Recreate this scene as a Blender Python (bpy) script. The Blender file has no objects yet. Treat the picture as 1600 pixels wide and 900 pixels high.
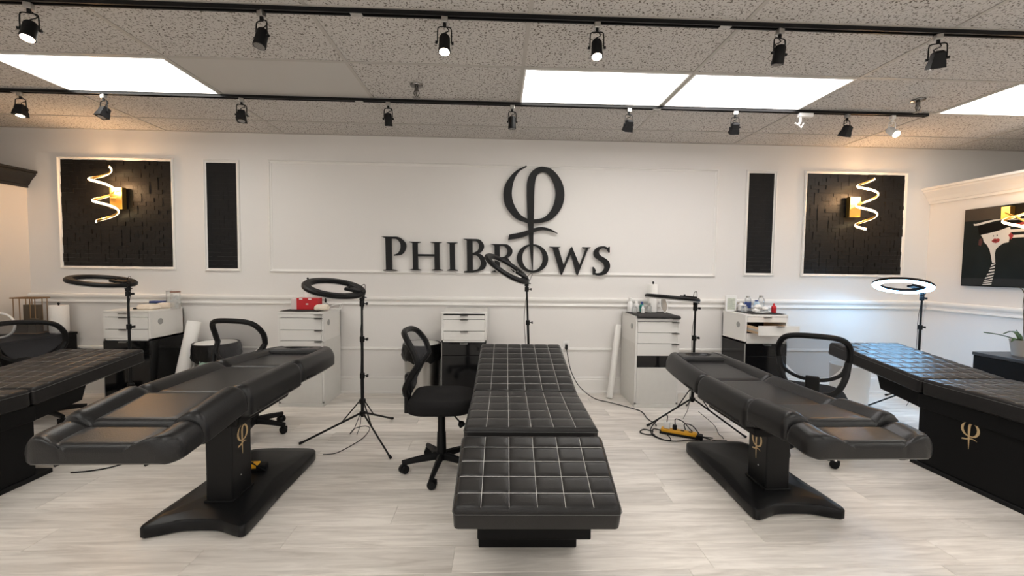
import bpy, bmesh, math, random
from math import sin, cos, pi, radians, sqrt
from mathutils import Vector, Matrix, Euler
from mathutils.geometry import tessellate_polygon

scene = bpy.context.scene
COL = scene.collection
rnd = random.Random(7)

# ------------------------------------------------------------------ camera
CAM_H = 1.384
CEIL = CAM_H + 1.4056
YW = 4.555                      # back wall plane
cam_d = bpy.data.cameras.new('camera')
cam_d.sensor_fit = 'HORIZONTAL'
cam_d.sensor_width = 36.0
cam_d.lens = 36.0 * 645.7 / 1600.0
cam_d.clip_start = 0.05
cam = bpy.data.objects.new('camera', cam_d)
COL.objects.link(cam)
pch, yaw, rol = -0.04629, 0.03799, 0.01173
Fw = Vector((sin(yaw) * cos(pch), cos(yaw) * cos(pch), sin(pch)))
Rt = Vector((cos(yaw), -sin(yaw), 0))
Up = Rt.cross(Fw)
Rr = Rt * cos(rol) + Up * sin(rol)
Ur = Up * cos(rol) - Rt * sin(rol)
cam.matrix_world = Matrix(((Rr.x, Ur.x, -Fw.x, 0), (Rr.y, Ur.y, -Fw.y, 0), (Rr.z, Ur.z, -Fw.z, CAM_H), (0, 0, 0, 1)))
scene.camera = cam

# ------------------------------------------------------------------ world, daylight through the shop front, exposure
world = bpy.data.worlds.new('world')
scene.world = world
world.use_nodes = True
wbg = world.node_tree.nodes['Background']
wbg.inputs[0].default_value = (1.0, 0.96, 0.92, 1)
wbg.inputs[1].default_value = 0.9
PANEL_W = 5.0                   # radiance of the ceiling light diffusers
scene.view_settings.view_transform = 'Standard'
scene.view_settings.look = 'None'
scene.view_settings.gamma = 1.0
scene.view_settings.use_curve_mapping = False
scene.view_settings.exposure = 0.72
# portal that guides the daylight of the shop window into the room
pl = bpy.data.lights.new('shop_window_portal', 'AREA')
pl.shape = 'RECTANGLE'; pl.size = 8.4; pl.size_y = 2.3
pl.cycles.is_portal = True
plo = bpy.data.objects.new('shop_window_portal', pl)
COL.objects.link(plo)
plo.location = (0, -4.15, 1.35)
plo.rotation_euler = Vector((0, 1, 0)).to_track_quat('-Z', 'Z').to_euler()

# ------------------------------------------------------------------ materials
MATS = {}
def mat(name, col, rough=0.5, metal=0.0, spec=0.5, bump=None, var=None, emit=None, estr=0.0, alpha=1.0, trans=0.0, coat=0.0):
    """procedural principled material; bump=(scale, strength), var=(scale, amount) colour variation"""
    if name in MATS: return MATS[name]
    m = bpy.data.materials.new(name); m.use_nodes = True
    nt = m.node_tree; b = nt.nodes['Principled BSDF']
    b.inputs['Base Color'].default_value = (*col, 1)
    b.inputs['Roughness'].default_value = rough
    b.inputs['Metallic'].default_value = metal
    b.inputs['Specular IOR Level'].default_value = spec
    b.inputs['Alpha'].default_value = alpha
    b.inputs['Transmission Weight'].default_value = trans
    b.inputs['Coat Weight'].default_value = coat
    if emit:
        b.inputs['Emission Color'].default_value = (*emit, 1)
        b.inputs['Emission Strength'].default_value = estr
    geo = None
    if bump or var:
        tc = nt.nodes.new('ShaderNodeTexCoord')
        geo = tc.outputs['Object']
    if bump:
        n = nt.nodes.new('ShaderNodeTexNoise'); n.inputs['Scale'].default_value = bump[0]; n.inputs['Detail'].default_value = 3
        nt.links.new(geo, n.inputs['Vector'])
        bp = nt.nodes.new('ShaderNodeBump'); bp.inputs['Strength'].default_value = bump[1]; bp.inputs['Distance'].default_value = 0.01
        nt.links.new(n.outputs['Fac'], bp.inputs['Height']); nt.links.new(bp.outputs['Normal'], b.inputs['Normal'])
    if var:
        n = nt.nodes.new('ShaderNodeTexNoise'); n.inputs['Scale'].default_value = var[0]; n.inputs['Detail'].default_value = 4
        nt.links.new(geo, n.inputs['Vector'])
        mx = nt.nodes.new('ShaderNodeMix'); mx.data_type = 'RGBA'
        a = var[1]
        mx.inputs[6].default_value = (*[max(0, c * (1 - a)) for c in col], 1)
        mx.inputs[7].default_value = (*[min(1, c * (1 + a)) for c in col], 1)
        nt.links.new(n.outputs['Fac'], mx.inputs[0]); nt.links.new(mx.outputs[2], b.inputs['Base Color'])
    MATS[name] = m
    return m

WALL = mat('wall_paint', (0.76, 0.735, 0.71), 0.65, bump=(60, 0.05), var=(1.5, 0.02))
TRIM = mat('trim_paint', (0.80, 0.78, 0.75), 0.4)
LEATHER = mat('black_leather', (0.010, 0.0098, 0.0102), 0.34, spec=0.32, bump=(220, 0.10), var=(6, 0.25))
QUILT = mat('quilted_vinyl', (0.018, 0.0172, 0.0172), 0.28, spec=0.2, bump=(260, 0.12), var=(5, 0.15))
VINYL = mat('black_vinyl_board', (0.006, 0.006, 0.0063), 0.5, spec=0.12, bump=(150, 0.06))
THREAD = mat('grey_thread', (0.45, 0.44, 0.42), 0.8)
PLASTIC = mat('black_plastic', (0.008, 0.008, 0.0085), 0.45, spec=0.16, bump=(120, 0.04))
SATIN = mat('satin_black_metal', (0.008, 0.008, 0.0085), 0.33, spec=0.2, bump=(40, 0.02))
FABRIC = mat('black_fabric', (0.010, 0.0095, 0.010), 0.95, spec=0.2, bump=(400, 0.3))
MESHB = mat('black_mesh_fabric', (0.05, 0.05, 0.055), 0.9, alpha=0.5)
CHROME = mat('chrome', (0.6, 0.6, 0.6), 0.2, 1.0)
STEEL = mat('brushed_steel', (0.5, 0.49, 0.47), 0.35, 1.0)
GOLD = mat('brass', (0.85, 0.55, 0.16), 0.28, 1.0)
GOLDP = mat('gold_print', (0.62, 0.45, 0.24), 0.4, 0.3)
LAMI = mat('white_laminate', (0.78, 0.765, 0.735), 0.35, var=(3, 0.02))
WOODW = mat('white_wood_grain', (0.70, 0.685, 0.65), 0.45, var=(18, 0.05))
GLOSSB = mat('black_gloss', (0.006, 0.006, 0.0066), 0.08, spec=0.3)
RAWW = mat('raw_wood', (0.62, 0.43, 0.26), 0.6, var=(12, 0.12))
WHITEP = mat('white_plastic', (0.80, 0.79, 0.77), 0.35)
PAPER = mat('white_paper', (0.84, 0.82, 0.79), 0.85, bump=(90, 0.15))
GLASS = mat('clear_glass', (0.95, 0.97, 0.97), 0.05, trans=0.9, alpha=0.6)
RED = mat('red_card', (0.55, 0.012, 0.02), 0.5)
YELLOW = mat('yellow_plastic', (0.85, 0.42, 0.02), 0.4)
SIGN = mat('sign_black', (0.011, 0.011, 0.0115), 0.45, spec=0.2)
BLUEP = mat('blue_plastic', (0.03, 0.06, 0.22), 0.4)
GREENP = mat('teal_plastic', (0.03, 0.25, 0.22), 0.4)
CREAM = mat('cream_wrap', (0.80, 0.70, 0.58), 0.5, var=(25, 0.15))
BEIGEW = mat('beige_wall_paint', (0.74, 0.69, 0.64), 0.65, bump=(60, 0.05))
DARKTR = mat('dark_crown_paint', (0.012, 0.011, 0.010), 0.4)
LENSOFF = mat('lamp_reflector', (0.35, 0.34, 0.33), 0.25, 0.8)
BAG = mat('black_bag', (0.007, 0.007, 0.007), 0.3, spec=0.25, bump=(25, 0.8))
LEAF = mat('leaf_green', (0.05, 0.10, 0.035), 0.4, var=(10, 0.3))
STONEP = mat('pot_clay', (0.42, 0.38, 0.34), 0.8, bump=(30, 0.3), var=(8, 0.12))
BAR = mat('ceiling_grid_paint', (0.46, 0.435, 0.405), 0.5)
BLANKT = mat('smooth_ceiling_panel', (0.55, 0.53, 0.505), 0.75)
RATTAN = mat('bronze_wire', (0.30, 0.19, 0.10), 0.4, 0.7)
GREYRING = mat('ring_diffuser_off', (0.55, 0.55, 0.54), 0.4)

def emitter(name, col, s):
    if name in MATS: return MATS[name]
    m = bpy.data.materials.new(name); m.use_nodes = True
    b = m.node_tree.nodes['Principled BSDF']
    b.inputs['Base Color'].default_value = (*[c * 0.5 for c in col], 1)
    b.inputs['Emission Color'].default_value = (*col, 1); b.inputs['Emission Strength'].default_value = s
    MATS[name] = m; return m

def tile_material():
    m = bpy.data.materials.new('fissured_ceiling_tile'); m.use_nodes = True
    nt = m.node_tree; b = nt.nodes['Principled BSDF']; b.inputs['Roughness'].default_value = 0.9
    g = nt.nodes.new('ShaderNodeNewGeometry')
    n = nt.nodes.new('ShaderNodeTexNoise'); n.inputs['Scale'].default_value = 82; n.inputs['Detail'].default_value = 1.5
    n.inputs['Distortion'].default_value = 0.6
    nt.links.new(g.outputs['Position'], n.inputs['Vector'])
    r = nt.nodes.new('ShaderNodeValToRGB')
    r.color_ramp.elements[0].position = 0.365; r.color_ramp.elements[0].color = (0.15, 0.13, 0.11, 1)
    r.color_ramp.elements[1].position = 0.44; r.color_ramp.elements[1].color = (0.60, 0.575, 0.55, 1)
    nt.links.new(n.outputs['Fac'], r.inputs['Fac'])
    nt.links.new(r.outputs['Color'], b.inputs['Base Color'])
    bp = nt.nodes.new('ShaderNodeBump'); bp.inputs['Strength'].default_value = 0.4; bp.inputs['Distance'].default_value = 0.004
    nt.links.new(r.outputs['Color'], bp.inputs['Height']); nt.links.new(bp.outputs['Normal'], b.inputs['Normal'])
    return m
TILE = tile_material()

def plank_material():
    m = bpy.data.materials.new('grey_oak_plank'); m.use_nodes = True
    nt = m.node_tree; b = nt.nodes['Principled BSDF']; b.inputs['Roughness'].default_value = 0.38
    g = nt.nodes.new('ShaderNodeNewGeometry'); oi = nt.nodes.new('ShaderNodeObjectInfo')
    mp = nt.nodes.new('ShaderNodeMapping'); mp.inputs['Scale'].default_value = (1.6, 17, 1)
    off = nt.nodes.new('ShaderNodeVectorMath'); off.operation = 'SCALE'
    cmb = nt.nodes.new('ShaderNodeCombineXYZ')
    for i in range(3): nt.links.new(oi.outputs['Random'], cmb.inputs[i])
    nt.links.new(cmb.outputs[0], off.inputs[0]); off.inputs['Scale'].default_value = 37.0
    add = nt.nodes.new('ShaderNodeVectorMath'); add.operation = 'ADD'
    nt.links.new(g.outputs['Position'], mp.inputs['Vector'])
    nt.links.new(mp.outputs[0], add.inputs[0]); nt.links.new(off.outputs[0], add.inputs[1])
    n1 = nt.nodes.new('ShaderNodeTexNoise'); n1.inputs['Scale'].default_value = 1.5; n1.inputs['Detail'].default_value = 7; n1.inputs['Roughness'].default_value = 0.62; n1.inputs['Distortion'].default_value = 0.7
    nt.links.new(add.outputs[0], n1.inputs['Vector'])
    r = nt.nodes.new('ShaderNodeValToRGB')
    e = r.color_ramp.elements
    e[0].position = 0.28; e[0].color = (0.56, 0.51, 0.46, 1)
    e[1].position = 0.62; e[1].color = (0.83, 0.78, 0.725, 1)
    nt.links.new(n1.outputs['Fac'], r.inputs['Fac'])
    hs = nt.nodes.new('ShaderNodeHueSaturation')
    mr = nt.nodes.new('ShaderNodeMapRange'); mr.inputs['To Min'].default_value = 0.88; mr.inputs['To Max'].default_value = 1.10
    nt.links.new(oi.outputs['Random'], mr.inputs['Value']); nt.links.new(mr.outputs[0], hs.inputs['Value'])
    nt.links.new(r.outputs['Color'], hs.inputs['Color']); nt.links.new(hs.outputs[0], b.inputs['Base Color'])
    bp = nt.nodes.new('ShaderNodeBump'); bp.inputs['Strength'].default_value = 0.08; bp.inputs['Distance'].default_value = 0.004
    nt.links.new(n1.outputs['Fac'], bp.inputs['Height']); nt.links.new(bp.outputs['Normal'], b.inputs['Normal'])
    return m
PLANK = plank_material()

def panel_material(name, col, s, tubes):
    """lit diffuser; tubes: two fluorescent tubes behind it show as a darker middle band"""
    m = bpy.data.materials.new(name); m.use_nodes = True
    nt = m.node_tree; b = nt.nodes['Principled BSDF']
    b.inputs['Base Color'].default_value = (0.6, 0.6, 0.6, 1); b.inputs['Roughness'].default_value = 0.4
    b.inputs['Emission Color'].default_value = (*col, 1); b.inputs['Emission Strength'].default_value = s
    if tubes:
        tc = nt.nodes.new('ShaderNodeTexCoord'); sp = nt.nodes.new('ShaderNodeSeparateXYZ')
        nt.links.new(tc.outputs['Object'], sp.inputs[0])
        a = nt.nodes.new('ShaderNodeMath'); a.operation = 'ABSOLUTE'; nt.links.new(sp.outputs['Y'], a.inputs[0])
        mr = nt.nodes.new('ShaderNodeMapRange'); mr.inputs['From Min'].default_value = 0.0; mr.inputs['From Max'].default_value = 0.09
        mr.inputs['To Min'].default_value = s * 0.84; mr.inputs['To Max'].default_value = s
        nt.links.new(a.outputs[0], mr.inputs['Value']); nt.links.new(mr.outputs[0], b.inputs['Emission Strength'])
    return m

# ------------------------------------------------------------------ mesh helpers
def crom(pts, n=8, closed=False):
    """Catmull-Rom through points (any dimension)"""
    P = [Vector(p) for p in pts]; out = []
    L = len(P)
    rng = L if closed else L - 1
    for i in range(rng):
        p1, p2 = P[i], P[(i + 1) % L]
        p0 = P[(i - 1) % L] if (closed or i > 0) else p1 * 2 - p2
        p3 = P[(i + 2) % L] if (closed or i + 2 < L) else p2 * 2 - p1
        for k in range(n):
            t = k / n
            out.append(0.5 * ((2 * p1) + (p2 - p0) * t + (2 * p0 - 5 * p1 + 4 * p2 - p3) * t * t + (3 * p1 - p0 - 3 * p2 + p3) * t ** 3))
    if not closed: out.append(P[-1])
    return out

class MB:
    def __init__(s): s.v = []; s.f = []
    def box(s, x0, x1, y0, y1, z0, z1):
        i = len(s.v)
        s.v += [(x0, y0, z0), (x1, y0, z0), (x1, y1, z0), (x0, y1, z0), (x0, y0, z1), (x1, y0, z1), (x1, y1, z1), (x0, y1, z1)]
        s.f += [(i, i + 3, i + 2, i + 1), (i + 4, i + 5, i + 6, i + 7), (i, i + 1, i + 5, i + 4), (i + 1, i + 2, i + 6, i + 5), (i + 2, i + 3, i + 7, i + 6), (i + 3, i, i + 4, i + 7)]
        return s
    def obox(s, c, size, M):
        i = len(s.v); sx, sy, sz = [d / 2 for d in size]; c = Vector(c)
        for z in (-sz, sz):
            for x, y in ((-sx, -sy), (sx, -sy), (sx, sy), (-sx, sy)):
                s.v.append(tuple(c + M @ Vector((x, y, z))))
        s.f += [(i, i + 3, i + 2, i + 1), (i + 4, i + 5, i + 6, i + 7), (i, i + 1, i + 5, i + 4), (i + 1, i + 2, i + 6, i + 5), (i + 2, i + 3, i + 7, i + 6), (i + 3, i, i + 4, i + 7)]
        return s
    def tube(s, pts, r, seg=8, closed=False, flat=1.0, up=None):
        """sweep; r scalar or list; flat squashes the section along its second axis"""
        P = [Vector(p) for p in pts]; n = len(P); i0 = len(s.v)
        prev = None
        for k, p in enumerate(P):
            if closed: t = P[(k + 1) % n] - P[k - 1]
            else: t = P[min(k + 1, n - 1)] - P[max(k - 1, 0)]
            if t.length < 1e-9: t = Vector((0, 0, 1))
            t.normalize()
            if up is not None: a = Vector(up)
            elif prev is not None: a = prev
            else: a = Vector((0, 0, 1)) if abs(t.z) < 0.9 else Vector((1, 0, 0))
            u = a - t * a.dot(t)
            if u.length < 1e-6: u = t.orthogonal()
            u.normalize(); w = t.cross(u); prev = u
            rr = r[k] if isinstance(r, (list, tuple)) else r
            for j in range(seg):
                an = 2 * pi * j / seg
                s.v.append(tuple(p + u * cos(an) * rr + w * sin(an) * rr * flat))
        m = n if closed else n - 1
        for k in range(m):
            for j in range(seg):
                a = i0 + k * seg + j; b = i0 + k * seg + (j + 1) % seg
                c = i0 + ((k + 1) % n) * seg + (j + 1) % seg; d = i0 + ((k + 1) % n) * seg + j
                s.f.append((a, b, c, d))
        if not closed:
            s.f.append(tuple(i0 + j for j in range(seg))[::-1]); s.f.append(tuple(i0 + (n - 1) * seg + j for j in range(seg)))
        return s
    def lathe(s, prof, seg=20, c=(0, 0, 0), M=None):
        """prof: (r, z) pairs; capped at ends"""
        i0 = len(s.v); c = Vector(c)
        for r, z in prof:
            for j in range(seg):
                a = 2 * pi * j / seg; p = Vector((r * cos(a), r * sin(a), z))
                if M is not None: p = M @ p
                s.v.append(tuple(c + p))
        for k in range(len(prof) - 1):
            for j in range(seg):
                a = i0 + k * seg + j; b = i0 + k * seg + (j + 1) % seg
                s.f.append((a, b, b + seg, a + seg))
        s.f.append(tuple(i0 + j for j in range(seg))[::-1])
        e = i0 + (len(prof) - 1) * seg
        s.f.append(tuple(e + j for j in range(seg)))
        return s
    def prism(s, poly, T, d):
        """poly: 2-D outline; T(a,b,depth)->xyz; extruded over depth d=(d0,d1)"""
        n = len(poly); i0 = len(s.v)
        tris = tessellate_polygon([[Vector((p[0], p[1], 0)) for p in poly]])
        for dd in d:
            for p in poly: s.v.append(tuple(T(p[0], p[1], dd)))
        for t in tris:
            s.f.append((i0 + t[0], i0 + t[1], i0 + t[2])); s.f.append((i0 + n + t[2], i0 + n + t[1], i0 + n + t[0]))
        for k in range(n):
            a = i0 + k; b = i0 + (k + 1) % n
            s.f.append((a, b, b + n, a + n))
        return s
    def strip(s, A, B, T, d, closed=False):
        """band between two outlines of equal length, extruded"""
        n = len(A); i0 = len(s.v)
        for dd in d:
            for p in A: s.v.append(tuple(T(p[0], p[1], dd)))
            for p in B: s.v.append(tuple(T(p[0], p[1], dd)))
        def I(layer, side, k): return i0 + layer * 2 * n + side * n + (k % n)
        for k in range(n if closed else n - 1):
            s.f.append((I(0, 0, k), I(0, 0, k + 1), I(0, 1, k + 1), I(0, 1, k)))
            s.f.append((I(1, 0, k), I(1, 1, k), I(1, 1, k + 1), I(1, 0, k + 1)))
            s.f.append((I(0, 0, k), I(1, 0, k), I(1, 0, k + 1), I(0, 0, k + 1)))
            s.f.append((I(0, 1, k), I(0, 1, k + 1), I(1, 1, k + 1), I(1, 1, k)))
        if not closed:
            for k in (0, n - 1): s.f.append((I(0, 0, k), I(0, 1, k), I(1, 1, k), I(1, 0, k)))
        return s
    def mesh(s, name, smooth=False):
        me = bpy.data.meshes.new(name); me.from_pydata(s.v, [], s.f)
        bm = bmesh.new(); bm.from_mesh(me); bmesh.ops.recalc_face_normals(bm, faces=bm.faces); bm.to_mesh(me); bm.free()
        if smooth:
            for p in me.polygons: p.use_smooth = True
            me.set_sharp_from_angle(angle=radians(38))
        return me

def link(o, parent=None, loc=None, rot=None):
    COL.objects.link(o)
    if parent is not None: o.parent = parent
    if loc is not None: o.location = loc
    if rot is not None: o.rotation_euler = rot
    return o

def obj(name, mb, m, parent=None, smooth=False, bev=0.0, loc=None, rot=None, seg=2):
    me = mb.mesh(name, smooth) if isinstance(mb, MB) else mb
    if m is not None:
        me.materials.clear(); me.materials.append(m)
    o = bpy.data.objects.new(name, me)
    link(o, parent, loc, rot)
    if bev:
        b = o.modifiers.new('bevel', 'BEVEL'); b.width = bev; b.segments = seg; b.limit_method = 'ANGLE'
        for p in me.polygons: p.use_smooth = True
        me.set_sharp_from_angle(angle=radians(50))
    return o

def tag(o, label=None, cat=None, group=None, kind=None):
    if label: o['label'] = label
    if cat: o['category'] = cat
    if group: o['group'] = group
    if kind: o['kind'] = kind
    return o

def thing(name, label, cat, loc=(0, 0, 0), rz=0.0, group=None):
    o = bpy.data.objects.new(name, None); o.empty_display_size = 0.1
    link(o, None, loc, (0, 0, rz))
    return tag(o, label, cat, group)

def struct(name, mb, m, label, cat='wall', **k):
    return tag(obj(name, mb, m, **k), label, cat, kind='structure')

def copy_part(src, parent, loc=None):
    c = src.copy(); COL.objects.link(c); c.parent = parent
    if loc is not None: c.location = loc
    return c

# ================================================================== THE SETTING
XP = 4.92          # inner face of the side partitions
XO = 7.35          # outer walls
YF = -4.2          # shop front
# ---- floor with planks
floor = struct('floor', MB().box(-XO, XO, YF, YW + .12, -0.08, -0.004), PLANK, 'pale grey wood-look plank floor of the studio', 'floor')
def plank_mesh():
    L, Wd, T, c = 1.0, 1.0, 0.004, 0.0012
    mb = MB()
    x1, y1 = 0.5, 0.5
    v = [(-x1, -y1, -T), (x1, -y1, -T), (x1, y1, -T), (-x1, y1, -T)]
    cx, cy = 0.0012, 0.008
    v += [(-x1, -y1, -c), (x1, -y1, -c), (x1, y1, -c), (-x1, y1, -c)]
    v += [(-x1 + cx, -y1 + cy, 0), (x1 - cx, -y1 + cy, 0), (x1 - cx, y1 - cy, 0), (-x1 + cx, y1 - cy, 0)]
    f = [(8, 9, 10, 11)]
    for a in (0, 4):
        for k in range(4): f.append((a + k, a + (k + 1) % 4, a + 4 + (k + 1) % 4, a + 4 + k))
    mb.v = v; mb.f = f
    me = mb.mesh('plank'); me.materials.append(PLANK); return me
PM = plank_mesh()
PW, PLN = 0.182, 1.22
y = YW - PW / 2
while y > 0.95:
    x = -XP - rnd.random() * PLN
    while x < XP:
        a, b = max(x, -XP), min(x + PLN, XP)
        if b - a > 0.04:
            o = bpy.data.objects.new('plank', PM); COL.objects.link(o); o.parent = floor
            o.location = ((a + b) / 2, y, 0); o.scale = (b - a - 0.0012, PW - 0.0012, 1)
        x += PLN
    y -= PW

# ---- ceiling: slab above, grid bars, tiles, light fixtures
GX, GY = 1.2192, 0.6096
LX = lambda i: -3.48593 + GX * i
RY = lambda j: 2.95315 + GY * j
ceiling = struct('ceiling', MB().box(-XO, XO, YF, YW + .12, CEIL + 0.06, CEIL + 0.12), BLANKT, 'suspended ceiling of speckled acoustic tiles in a beige grid', 'ceiling')
slab = obj('ceiling_field', MB().box(-XO, XO, YF, RY(-3), CEIL + .004, CEIL + .03), TILE, ceiling)
def tile_mesh(w, d, name):
    mb = MB(); mb.box(-w / 2, w / 2, -d / 2, d / 2, 0, .018); me = mb.mesh(name); return me
TM = tile_mesh(GX - .020, GY - .020, 'ceiling_tile'); TM.materials.append(TILE)
TMB = tile_mesh(GX - .020, YW - RY(2) - .012, 'ceiling_tile'); TMB.materials.append(TILE)
BT = tile_mesh(GX - .020, GY - .020, 'blank_tile'); BT.materials.append(BLANKT)
lights = {(0, 0): 'A', (3, 0): 'B', (4, 0): 'C', (6, 0): 'D'}
for j in range(-3, 3):
    for i in range(-3, 9):
        if (i, j) in lights: continue
        if j == 2: me, yc = TMB, (RY(2) + YW) / 2
        else: me, yc = (BT if (i, j) == (1, 0) else TM), (RY(j) + RY(j + 1)) / 2
        o = bpy.data.objects.new('smooth_panel' if me is BT else 'ceiling_tile', me); COL.objects.link(o); o.parent = ceiling
        o.location = ((LX(i) + LX(i + 1)) / 2, yc, CEIL + .003 + rnd.random() * .002)
for i in range(-3, 10):
    obj('grid_bar', MB().box(LX(i) - .012, LX(i) + .012, RY(-3), YW, CEIL - .001, CEIL + .012), BAR, ceiling)
for j in range(-3, 3):
    obj('grid_bar', MB().box(-XO, XO, RY(j) - .012, RY(j) + .012, CEIL - .0005, CEIL + .012), BAR, ceiling)
obj('wall_angle', MB().box(-XO, XO, YW - .02, YW, CEIL - .002, CEIL + .01), BAR, ceiling)

P_GREEN = panel_material('lit_fluorescent_diffuser', (1.0, 0.98, 0.925), PANEL_W, True)
P_PINK = panel_material('lit_led_diffuser', (1.0, 0.955, 0.95), PANEL_W * 1.08, False)
def ceiling_light(xc, yc, m, label, zoff=0.0):
    t = thing('ceiling_light', label, 'ceiling light', (xc, yc, CEIL - zoff), group='recessed ceiling light panels')
    w, d = GX / 2 - .012, GY / 2 - .012
    fr = MB()
    fr.box(-w, w, -d, -d + .014, -.004, .03); fr.box(-w, w, d - .014, d, -.004, .03)
    fr.box(-w, -w + .014, -d + .014, d - .014, -.004, .03); fr.box(w - .014, w, -d + .014, d - .014, -.004, .03)
    obj('frame', fr, TRIM, t)
    obj('diffuser', MB().box(-w + .014, w - .014, -d + .014, d - .014, .004, .010), m, t)
    return t
for (i, j), k in lights.items():
    ceiling_light((LX(i) + LX(i + 1)) / 2, (RY(j) + RY(j + 1)) / 2, P_PINK if k == 'C' else P_GREEN,
        {'A': 'greenish white lit ceiling panel at far left beside blank ceiling tile', 'B': 'greenish white lit ceiling panel joined to the pinkish panel',
         'C': 'evenly lit pinkish white ceiling panel right of centre', 'D': 'greenish lit ceiling panel at the right edge near a sprinkler'}[k])
for j, row in ((-4, 'first'), (-7, 'second'), (-10, 'third')):  # unseen panels added behind the viewer for more overhead light on the floor
    for i, w in ((-2, 'beyond the left partition'), (0, 'left'), (2, 'left of centre'), (4, 'right of centre'), (6, 'right'), (7, 'beyond the right partition')):  # the two beyond the partitions are added to brighten the ceiling ends
        if j < -4 and i in (-2, 7): continue
        ceiling_light((LX(i) + LX(i + 1)) / 2, (RY(j) + RY(j + 1)) / 2, P_GREEN, 'unseen lit ceiling panel added behind the viewer, %s row, %s' % (row, w), 0.03)

# ---- walls
struct('wall_back', MB().box(-XO, XO, YW, YW + .12, 0, CEIL + .06), WALL, 'white painted back wall with moulding frames')
struct('wall_outer_left', MB().box(-XO - .1, -XO, YF, YW + .12, 0, CEIL + .06), WALL, 'white outer wall beyond the left partition')
struct('wall_outer_right', MB().box(XO, XO + .1, YF, YW + .12, 0, CEIL + .06), WALL, 'white outer wall beyond the right partition')
PH = 2.20
struct('wall_left', MB().box(-XP - .12, -XP, YF, YW, 0, PH + .1), BEIGEW, 'beige low partition wall at the left side')
struct('wall_right', MB().box(XP, XP + .12, YF, YW, 0, PH + .1), WALL, 'white low partition wall at the right side')
fw = MB()
fw.box(-XO, XO, YF - .1, YF, 0, .25); fw.box(-XO, XO, YF - .1, YF, 2.5, CEIL + .06)
fw.box(-XO, -4.2, YF - .1, YF, .25, 2.5); fw.box(4.2, XO, YF - .1, YF, .25, 2.5)
struct('wall_front', fw, WALL, 'shop front wall with a wide window behind the viewer')
win = MB()
for x in (-4.2, -2.1, 0, 2.1, 4.2): win.box(x - .03, x + .03, YF - .08, YF - .02, .25, 2.5)
win.box(-4.2, 4.2, YF - .08, YF - .02, .25, .31); win.box(-4.2, 4.2, YF - .08, YF - .02, 2.44, 2.5)
struct('window_1', win, SATIN, 'wide black framed shop window behind the viewer', 'window')

# cornices on the partitions
def cornice(name, X, s, m, label):
    # s=+1: profile grows towards -X (right wall); s=-1 mirrored
    prof = [(0, 2.17), (.018, 2.17), (.018, 2.195), (.03, 2.20), (.045, 2.235), (.075, 2.275), (.10, 2.30), (.10, 2.318), (.115, 2.322), (.115, 2.345), (-.12, 2.345), (-.12, 2.17)]
    mb = MB(); mb.prism([(a, b) for a, b in prof], lambda a, b, d: (X - s * a, d, b), (YF, YW - .001))
    return struct(name, mb, m, label, 'moulding')
cornice('trim_1', XP, 1, TRIM, 'white crown moulding along the top of the right partition')
cornice('trim_2', -XP, -1, DARKTR, 'black crown moulding along the top of the left partition')

# chair rail, thin lower rail, baseboard (profile swept along X on the back wall, along Y on the right wall)
RAILP = [(0, .972), (.016, .972), (.024, .980), (.022, .990), (.010, .998), (.008, 1.012), (.014, 1.022), (.030, 1.034), (.034, 1.050), (.030, 1.066), (.020, 1.072), (0, 1.072)]
LOWP = [(0, .482), (.010, .482), (.014, .492), (.010, .508), (0, .512)]
BASEP = [(0, 0), (.020, 0), (.020, .022), (.014, .030), (.014, .150), (.010, .158), (.012, .172), (.006, .184), (0, .184)]
def rail_x(name, prof, label, cat, x0=-XP, x1=XP):
    mb = MB(); mb.prism(prof, lambda a, b, d: (d, YW - a, b), (x0, x1)); return struct(name, mb, TRIM, label, cat)
def rail_y(name, prof, label, cat, X, s):
    mb = MB(); mb.prism(prof, lambda a, b, d: (X - s * a, d, b), (YF, YW - .035)); return struct(name, mb, TRIM, label, cat)
rail_x('trim_3', RAILP, 'white double bead chair rail along the back wall', 'chair rail')
rail_x('trim_4', LOWP, 'thin white rail low on the back wall', 'moulding')
rail_x('baseboard_back', BASEP, 'tall white baseboard along the back wall', 'baseboard')
rail_y('trim_5', RAILP, 'white chair rail along the right partition', 'chair rail', XP, 1)
rail_y('baseboard_right', BASEP, 'white baseboard along the right partition', 'baseboard', XP, 1)
rail_y('baseboard_left', BASEP, 'white baseboard along the left partition', 'baseboard', -XP, -1)

def moulding(x0, x1, z0, z1, w=.034):
    """mitred frame moulding on the back wall, outer size x0..x1, z0..z1; stepped profile"""
    prof = [(0, 0), (0, .014), (.3, .022), (.45, .020), (.6, .010), (.8, .008), (1, .004), (1, 0)]
    mb = MB(); n = len(prof)
    for a, d in prof:
        o = a * w
        for (x, z) in ((x0 + o, z0 + o), (x1 - o, z0 + o), (x1 - o, z1 - o), (x0 + o, z1 - o)):
            mb.v.append((x, YW - d, z))
    for k in range(n):
        for c in range(4):
            a = k * 4 + c; b = k * 4 + (c + 1) % 4; k2 = ((k + 1) % n) * 4
            mb.f.append((a, b, k2 + (c + 1) % 4, k2 + c))
    return mb
struct('trim_6', moulding(-2.44, 2.45, 1.320, 2.512), TRIM, 'wide empty white moulding frame round the wall lettering', 'moulding')

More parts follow.
